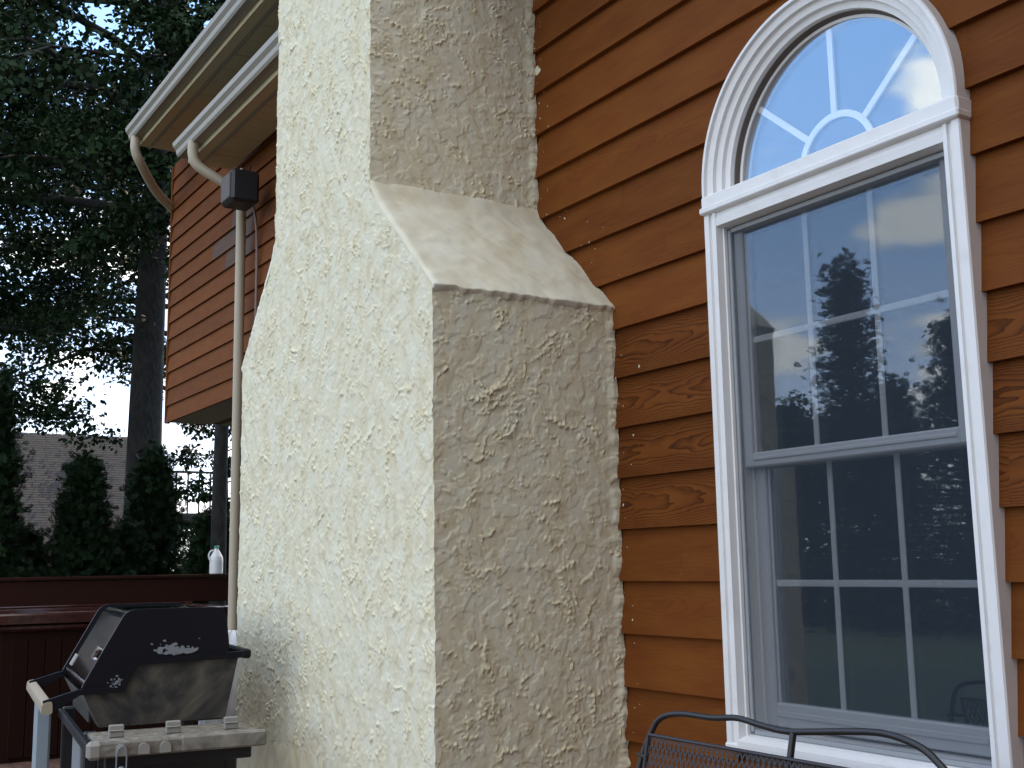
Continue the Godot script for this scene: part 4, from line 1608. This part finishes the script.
func needle_spray(sd: int, size: float) -> ArrayMesh:
	# a flat drooping fan of scale-leaf twigs
	var r := RandomNumberGenerator.new()
	r.seed = sd
	var st := new_st()
	for k in 11:
		var a := (k - 5) * 0.23 + r.randfn() * 0.06
		var ln := size * (1.0 - absf(k - 5) * 0.085) * r.randf_range(0.8, 1.1)
		var d := Vector3(sin(a), cos(a) * 0.55 - 0.1, cos(a) * 0.8).normalized()
		var s := d.cross(Vector3(0, 0.8, -0.6)).normalized() * size * 0.032
		var n := s.cross(d).normalized()
		if n.y < 0:
			n = -n
		var o := Vector3(0, 0, -0.2 * size) + n * r.randfn() * size * 0.05
		var m := o + d * ln * 0.55
		quad(st, o - s * 0.4, o + s * 0.4, m + s, m - s, n)
		tri(st, m - s, m + s, o + d * ln - Vector3(0, size * 0.08, 0), n, n, n)
		quad(st, o + d * ln * 0.3 - s * 0.3, o + d * ln * 0.3 + s * 0.3, m + s * 2.6 + d * ln * 0.1, m + s * 1.6 + d * ln * 0.14, n)
		quad(st, o + d * ln * 0.35 - s * 0.3, o + d * ln * 0.35 + s * 0.3, m - s * 2.4 + d * ln * 0.1, m - s * 1.4 + d * ln * 0.14, n)
	return st.commit()


func scatter(called: String, meshes: Array, m: Material, base: Color, places: Array, parent: Node) -> void:
	# places: [Transform3D, tint]; copies of a leaf cluster make up the crown, which is one part
	var per := ceili(float(places.size()) / meshes.size())
	for k in meshes.size():
		var some := places.slice(k * per, mini((k + 1) * per, places.size()))
		if some.is_empty():
			continue
		var mm := MultiMesh.new()
		mm.transform_format = MultiMesh.TRANSFORM_3D
		mm.use_colors = true
		mm.mesh = meshes[k]
		mm.instance_count = some.size()
		for i in some.size():
			mm.set_instance_transform(i, some[i][0])
			var t: float = some[i][1]
			var y: float = some[i][2]
			mm.set_instance_color(i, Color(base.r * t * (1.0 + y), base.g * t * (1.0 + y * 0.6), base.b * t))
		var o := MultiMeshInstance3D.new()
		o.name = called
		o.multimesh = mm
		o.material_override = m
		o.set_meta("kind", "stuff")
		parent.add_child(o, true)


func turned(r: RandomNumberGenerator, at: Vector3, s: float) -> Transform3D:
	var b := Basis.from_euler(Vector3(r.randfn(0, 0.5), r.randf() * TAU, r.randfn(0, 0.5))).scaled(Vector3(s, s, s))
	return Transform3D(b, at)


func broad_tree(called: String, base: Vector3, height: float, trunk_r: float, h0: float, reach: float, limbs: int, leaves: int, sd: int, leaf: float, tone := 1.0, aim := Vector3.ZERO) -> Node3D:
	# trunk, limbs that leave it from h0 upwards, twigs, and leaf clusters along the twigs
	var r := RandomNumberGenerator.new()
	r.seed = sd
	var t := group_node(called, self, base)
	var st := new_st()
	var trunk := []
	var rad := []
	for i in 12:
		var f := i / 11.0
		trunk.append(Vector3(sin(f * 2.2 + sd) * 0.18 * f, height * 0.92 * f - 0.1, cos(f * 2.7 + sd) * 0.15 * f))
		rad.append(trunk_r * (1.25 - 0.25 * minf(1.0, f * 10.0)) * (1.0 - 0.8 * pow(f, 1.3)))
	tube(st, trunk, rad, 14)
	obj("trunk", st, M.bark, t)
	st = new_st()
	var places := []
	for k in limbs:
		var f := (k + 0.5) / limbs
		var y := lerpf(h0, height * 0.9, pow(f, 0.9))
		var a := k * 2.399963 + r.randfn() * 0.3
		var spread := reach * (0.45 + 0.55 * sin(PI * clampf(0.25 + 0.72 * f, 0, 1))) * r.randf_range(0.7, 1.1)
		var d := Vector3(cos(a), 0, sin(a))
		if aim != Vector3.ZERO and r.randf() < 0.35:
			d = (aim + Vector3(r.randfn(), 0, r.randfn()) * 0.35).normalized()
		var lift := lerpf(-0.06, 0.75, f)
		var fi := clampf(y / (height * 0.92), 0, 1) * 11.0
		var o: Vector3 = trunk[int(fi)].lerp(trunk[mini(int(fi) + 1, 11)], fi - int(fi))
		var pts := []
		for i in 6:
			var s := i / 5.0
			pts.append(o + d * spread * s + Vector3(0, lift * spread * s - 0.16 * spread * s * s * (1.6 - lift), 0) + Vector3(r.randfn(), r.randfn() * 0.6, r.randfn()) * 0.06 * spread * s)
		var lr := trunk_r * lerpf(0.34, 0.12, f)
		tube(st, pts, [lr, lr * 0.8, lr * 0.6, lr * 0.42, lr * 0.26, lr * 0.1], 6)
		var twigs := 9
		for q in twigs:
			var s := lerpf(0.28, 1.0, (q + r.randf()) / twigs)
			var at: Vector3 = pts[int(s * 4.999)].lerp(pts[int(s * 4.999) + 1], fposmod(s * 4.999, 1.0))
			var td := (d * 0.7 + Vector3(r.randfn(), r.randfn() * 0.45 + 0.05, r.randfn())).normalized()
			var tl := reach * r.randf_range(0.10, 0.27)
			var e := at + td * tl + Vector3(0, -0.12 * tl, 0)
			tube(st, [at, at.lerp(e, 0.5) + Vector3(0, 0.06 * tl, 0), e], [lr * 0.2, lr * 0.14, lr * 0.05], 4)
			for z in ceili(float(leaves) / (limbs * twigs)):
				var u := pow(r.randf(), 0.7)
				var pz := at.lerp(e, u * 1.1) + Vector3(r.randfn(), r.randfn() * 0.7, r.randfn()) * tl * 0.24
				places.append([turned(r, pz, r.randf_range(0.75, 1.3)), tone * r.randf_range(0.7, 1.3), r.randfn() * 0.12])
	obj("limbs", st, M.bark, t)
	scatter("crown", [leaf_cluster(sd, 7, leaf, leaf * 1.5, 0.34), leaf_cluster(sd + 1, 6, leaf, leaf * 1.6, 0.30)], M.leaf, M.leaf_rgb, places, t)
	return t


func conifer(called: String, base: Vector3, height: float, reach: float, count: int, sd: int, m: String, size: float, loose: float) -> Node3D:
	var r := RandomNumberGenerator.new()
	r.seed = sd
	var t := group_node(called, self, base)
	var st := new_st()
	tube(st, [Vector3(0, -0.1, 0), Vector3(0, height * 0.5, 0), Vector3(0, height * 0.97, 0)], [reach * 0.09, reach * 0.055, 0.008], 8)
	# boughs
	var tips := []
	var nb := int(count / 26.0)
	for k in nb:
		var f := pow((k + r.randf()) / nb, 0.85)
		var a := k * 2.399963 + r.randfn() * 0.25
		var ln := reach * (pow(1.0 - f, 1.1 if m == "spruce" else 0.75) * (0.82 + loose * r.randfn() * 0.5) + 0.03)
		var d := Vector3(cos(a), 0, sin(a))
		var y := height * (0.02 + 0.96 * f)
		var up := lerpf(0.15, 0.8, f) if m == "needle" else lerpf(-0.25, 0.5, f)
		var e := Vector3(0, y, 0) + d * ln + Vector3(0, up * ln, 0)
		tube(st, [Vector3(0, y, 0), e], [0.02 * reach, 0.004], 4)
		tips.append([Vector3(0, y, 0), e, a])
	obj("trunk", st, M.bark, t)
	var places := []
	for k in tips.size():
		var a: Array = tips[k]
		for q in 26:
			var u := lerpf(0.35, 1.04, pow(r.randf(), 0.6))
			var at: Vector3 = a[0].lerp(a[1], u) + Vector3(r.randfn(), r.randfn(), r.randfn()) * size * (0.35 + loose)
			var yaw: float = PI * 0.5 - a[2] + r.randfn() * 0.7
			var s := r.randf_range(0.7, 1.25)
			var b := Basis.from_euler(Vector3(r.randfn(0.1, 0.35) - (0.5 if m == "needle" else 0.0), yaw, r.randfn(0, 0.5))).scaled(Vector3(s, s, s))
			places.append([Transform3D(b, at), r.randf_range(0.65, 1.35), r.randfn() * 0.12])
	scatter("crown", [needle_spray(sd, size), needle_spray(sd + 1, size)], M[m], M[m + "_rgb"], places, t)
	return t


func make_trees() -> void:
	# trees seen at the left of the picture
	tag(broad_tree("shade_tree", Vector3(-18, 0, -2.50), 15.5, 0.30, 7.0, 6.4, 46, 14000, 101, 0.080, 0.8, Vector3(0.75, 0, 0.65)), "tall dark shade tree whose bare trunk stands left of the overhanging wall", "tree")
	tag(broad_tree("shade_tree_001", Vector3(-19.6, 0, 0.55), 11.0, 0.17, 4.2, 3.6, 30, 7500, 117, 0.085, 0.9, Vector3(0.5, 0, -0.8)), "leafy tree at the left edge of the picture with drooping branches", "tree")
	tag(broad_tree("shade_tree_002", Vector3(-26.0, 0, -4.55), 13.0, 0.24, 6.4, 4.6, 34, 6000, 131, 0.10, 0.8), "leafy tree beside the neighbouring roof, hidden behind the tall bare trunk", "tree")
	tag(broad_tree("small_tree", Vector3(-20.5, 0, -4.75), 5.2, 0.07, 1.5, 1.15, 16, 900, 149, 0.085, 1.0), "thin leafy sapling in the bright gap under the overhanging wall", "tree")
	tag(broad_tree("shade_tree_003", Vector3(-13.6, 0, -2.27), 9.0, 0.105, 5.6, 2.2, 16, 3000, 157, 0.085, 0.8), "slim dark tree trunk behind the white jug under the overhanging wall", "tree")
	var bush := [[-14.3, -0.84, 2.72, 0.62, "pointed dark evergreen shrub standing alone against the grey brown roof"], [-15.2, -1.90, 2.95, 0.75, "dark evergreen shrub at the foot of the tall tree trunk"], [-14.0, 0.22, 3.6, 0.52, "dark evergreen shrub at the left edge behind the rail fence"], [-14.2, -2.35, 2.05, 0.55, "low dark evergreen shrub behind the white jug"], [-14.6, -1.42, 1.9, 0.55, "low evergreen shrub between the pointed shrub and the tree trunk"], [-14.9, -0.30, 1.85, 0.60, "low evergreen shrub left of the pointed one behind the rail fence"]]
	for k in bush.size():
		var b: Array = bush[k]
		var o := conifer("evergreen_shrub" if k == 0 else "evergreen_shrub_%03d" % k, Vector3(b[0], 0, b[1]), b[2], b[3], 7800, 200 + k * 3, "needle", 0.11, 0.3)
		tag(o, b[4], "shrub", "evergreen shrubs behind the rail fence")
	# trees across the garden, which the window panes mirror
	var far := [[-17.2, 17.6, 8.0, 1.5, "spiky young spruce across the garden, tallest of those mirrored in the panes"], [-19.7, 18.2, 4.9, 1.6, "spruce across the garden left of the tallest mirrored one"], [-15.0, 18.4, 6.4, 2.3, "spruce across the garden right of the tallest mirrored one"], [-22.5, 17.5, 4.6, 1.7, "spruce across the garden at the left end of the mirrored row"], [-12.9, 18.2, 6.7, 2.5, "spruce across the garden mirrored near the right window edge"], [-18.4, 20.4, 5.6, 2.0, "spruce in the back row of the garden mirrored between taller ones"], [-10.2, 18.6, 6.0, 2.0, "spruce at the right end of the row across the garden"]]
	for k in far.size():
		var b: Array = far[k]
		tag(conifer("spruce" if k == 0 else "spruce_%03d" % k, Vector3(b[0], 0, b[1]), b[2], b[3] * 1.1, 4700, 300 + k * 3, "spruce", 0.22, 0.55), b[4], "tree", "spruces across the garden")
	tag(broad_tree("garden_tree", Vector3(-14.0, 0, 20.6), 7.2, 0.16, 0.6, 2.6, 26, 6000, 171, 0.12, 0.9), "round leafy tree across the garden mirrored at the right of the panes", "tree")
	tag(broad_tree("garden_tree_001", Vector3(-21.6, 0, 20.8), 5.4, 0.16, 0.5, 2.6, 26, 6000, 181, 0.12, 0.9), "round leafy tree across the garden mirrored at the left of the panes", "tree")
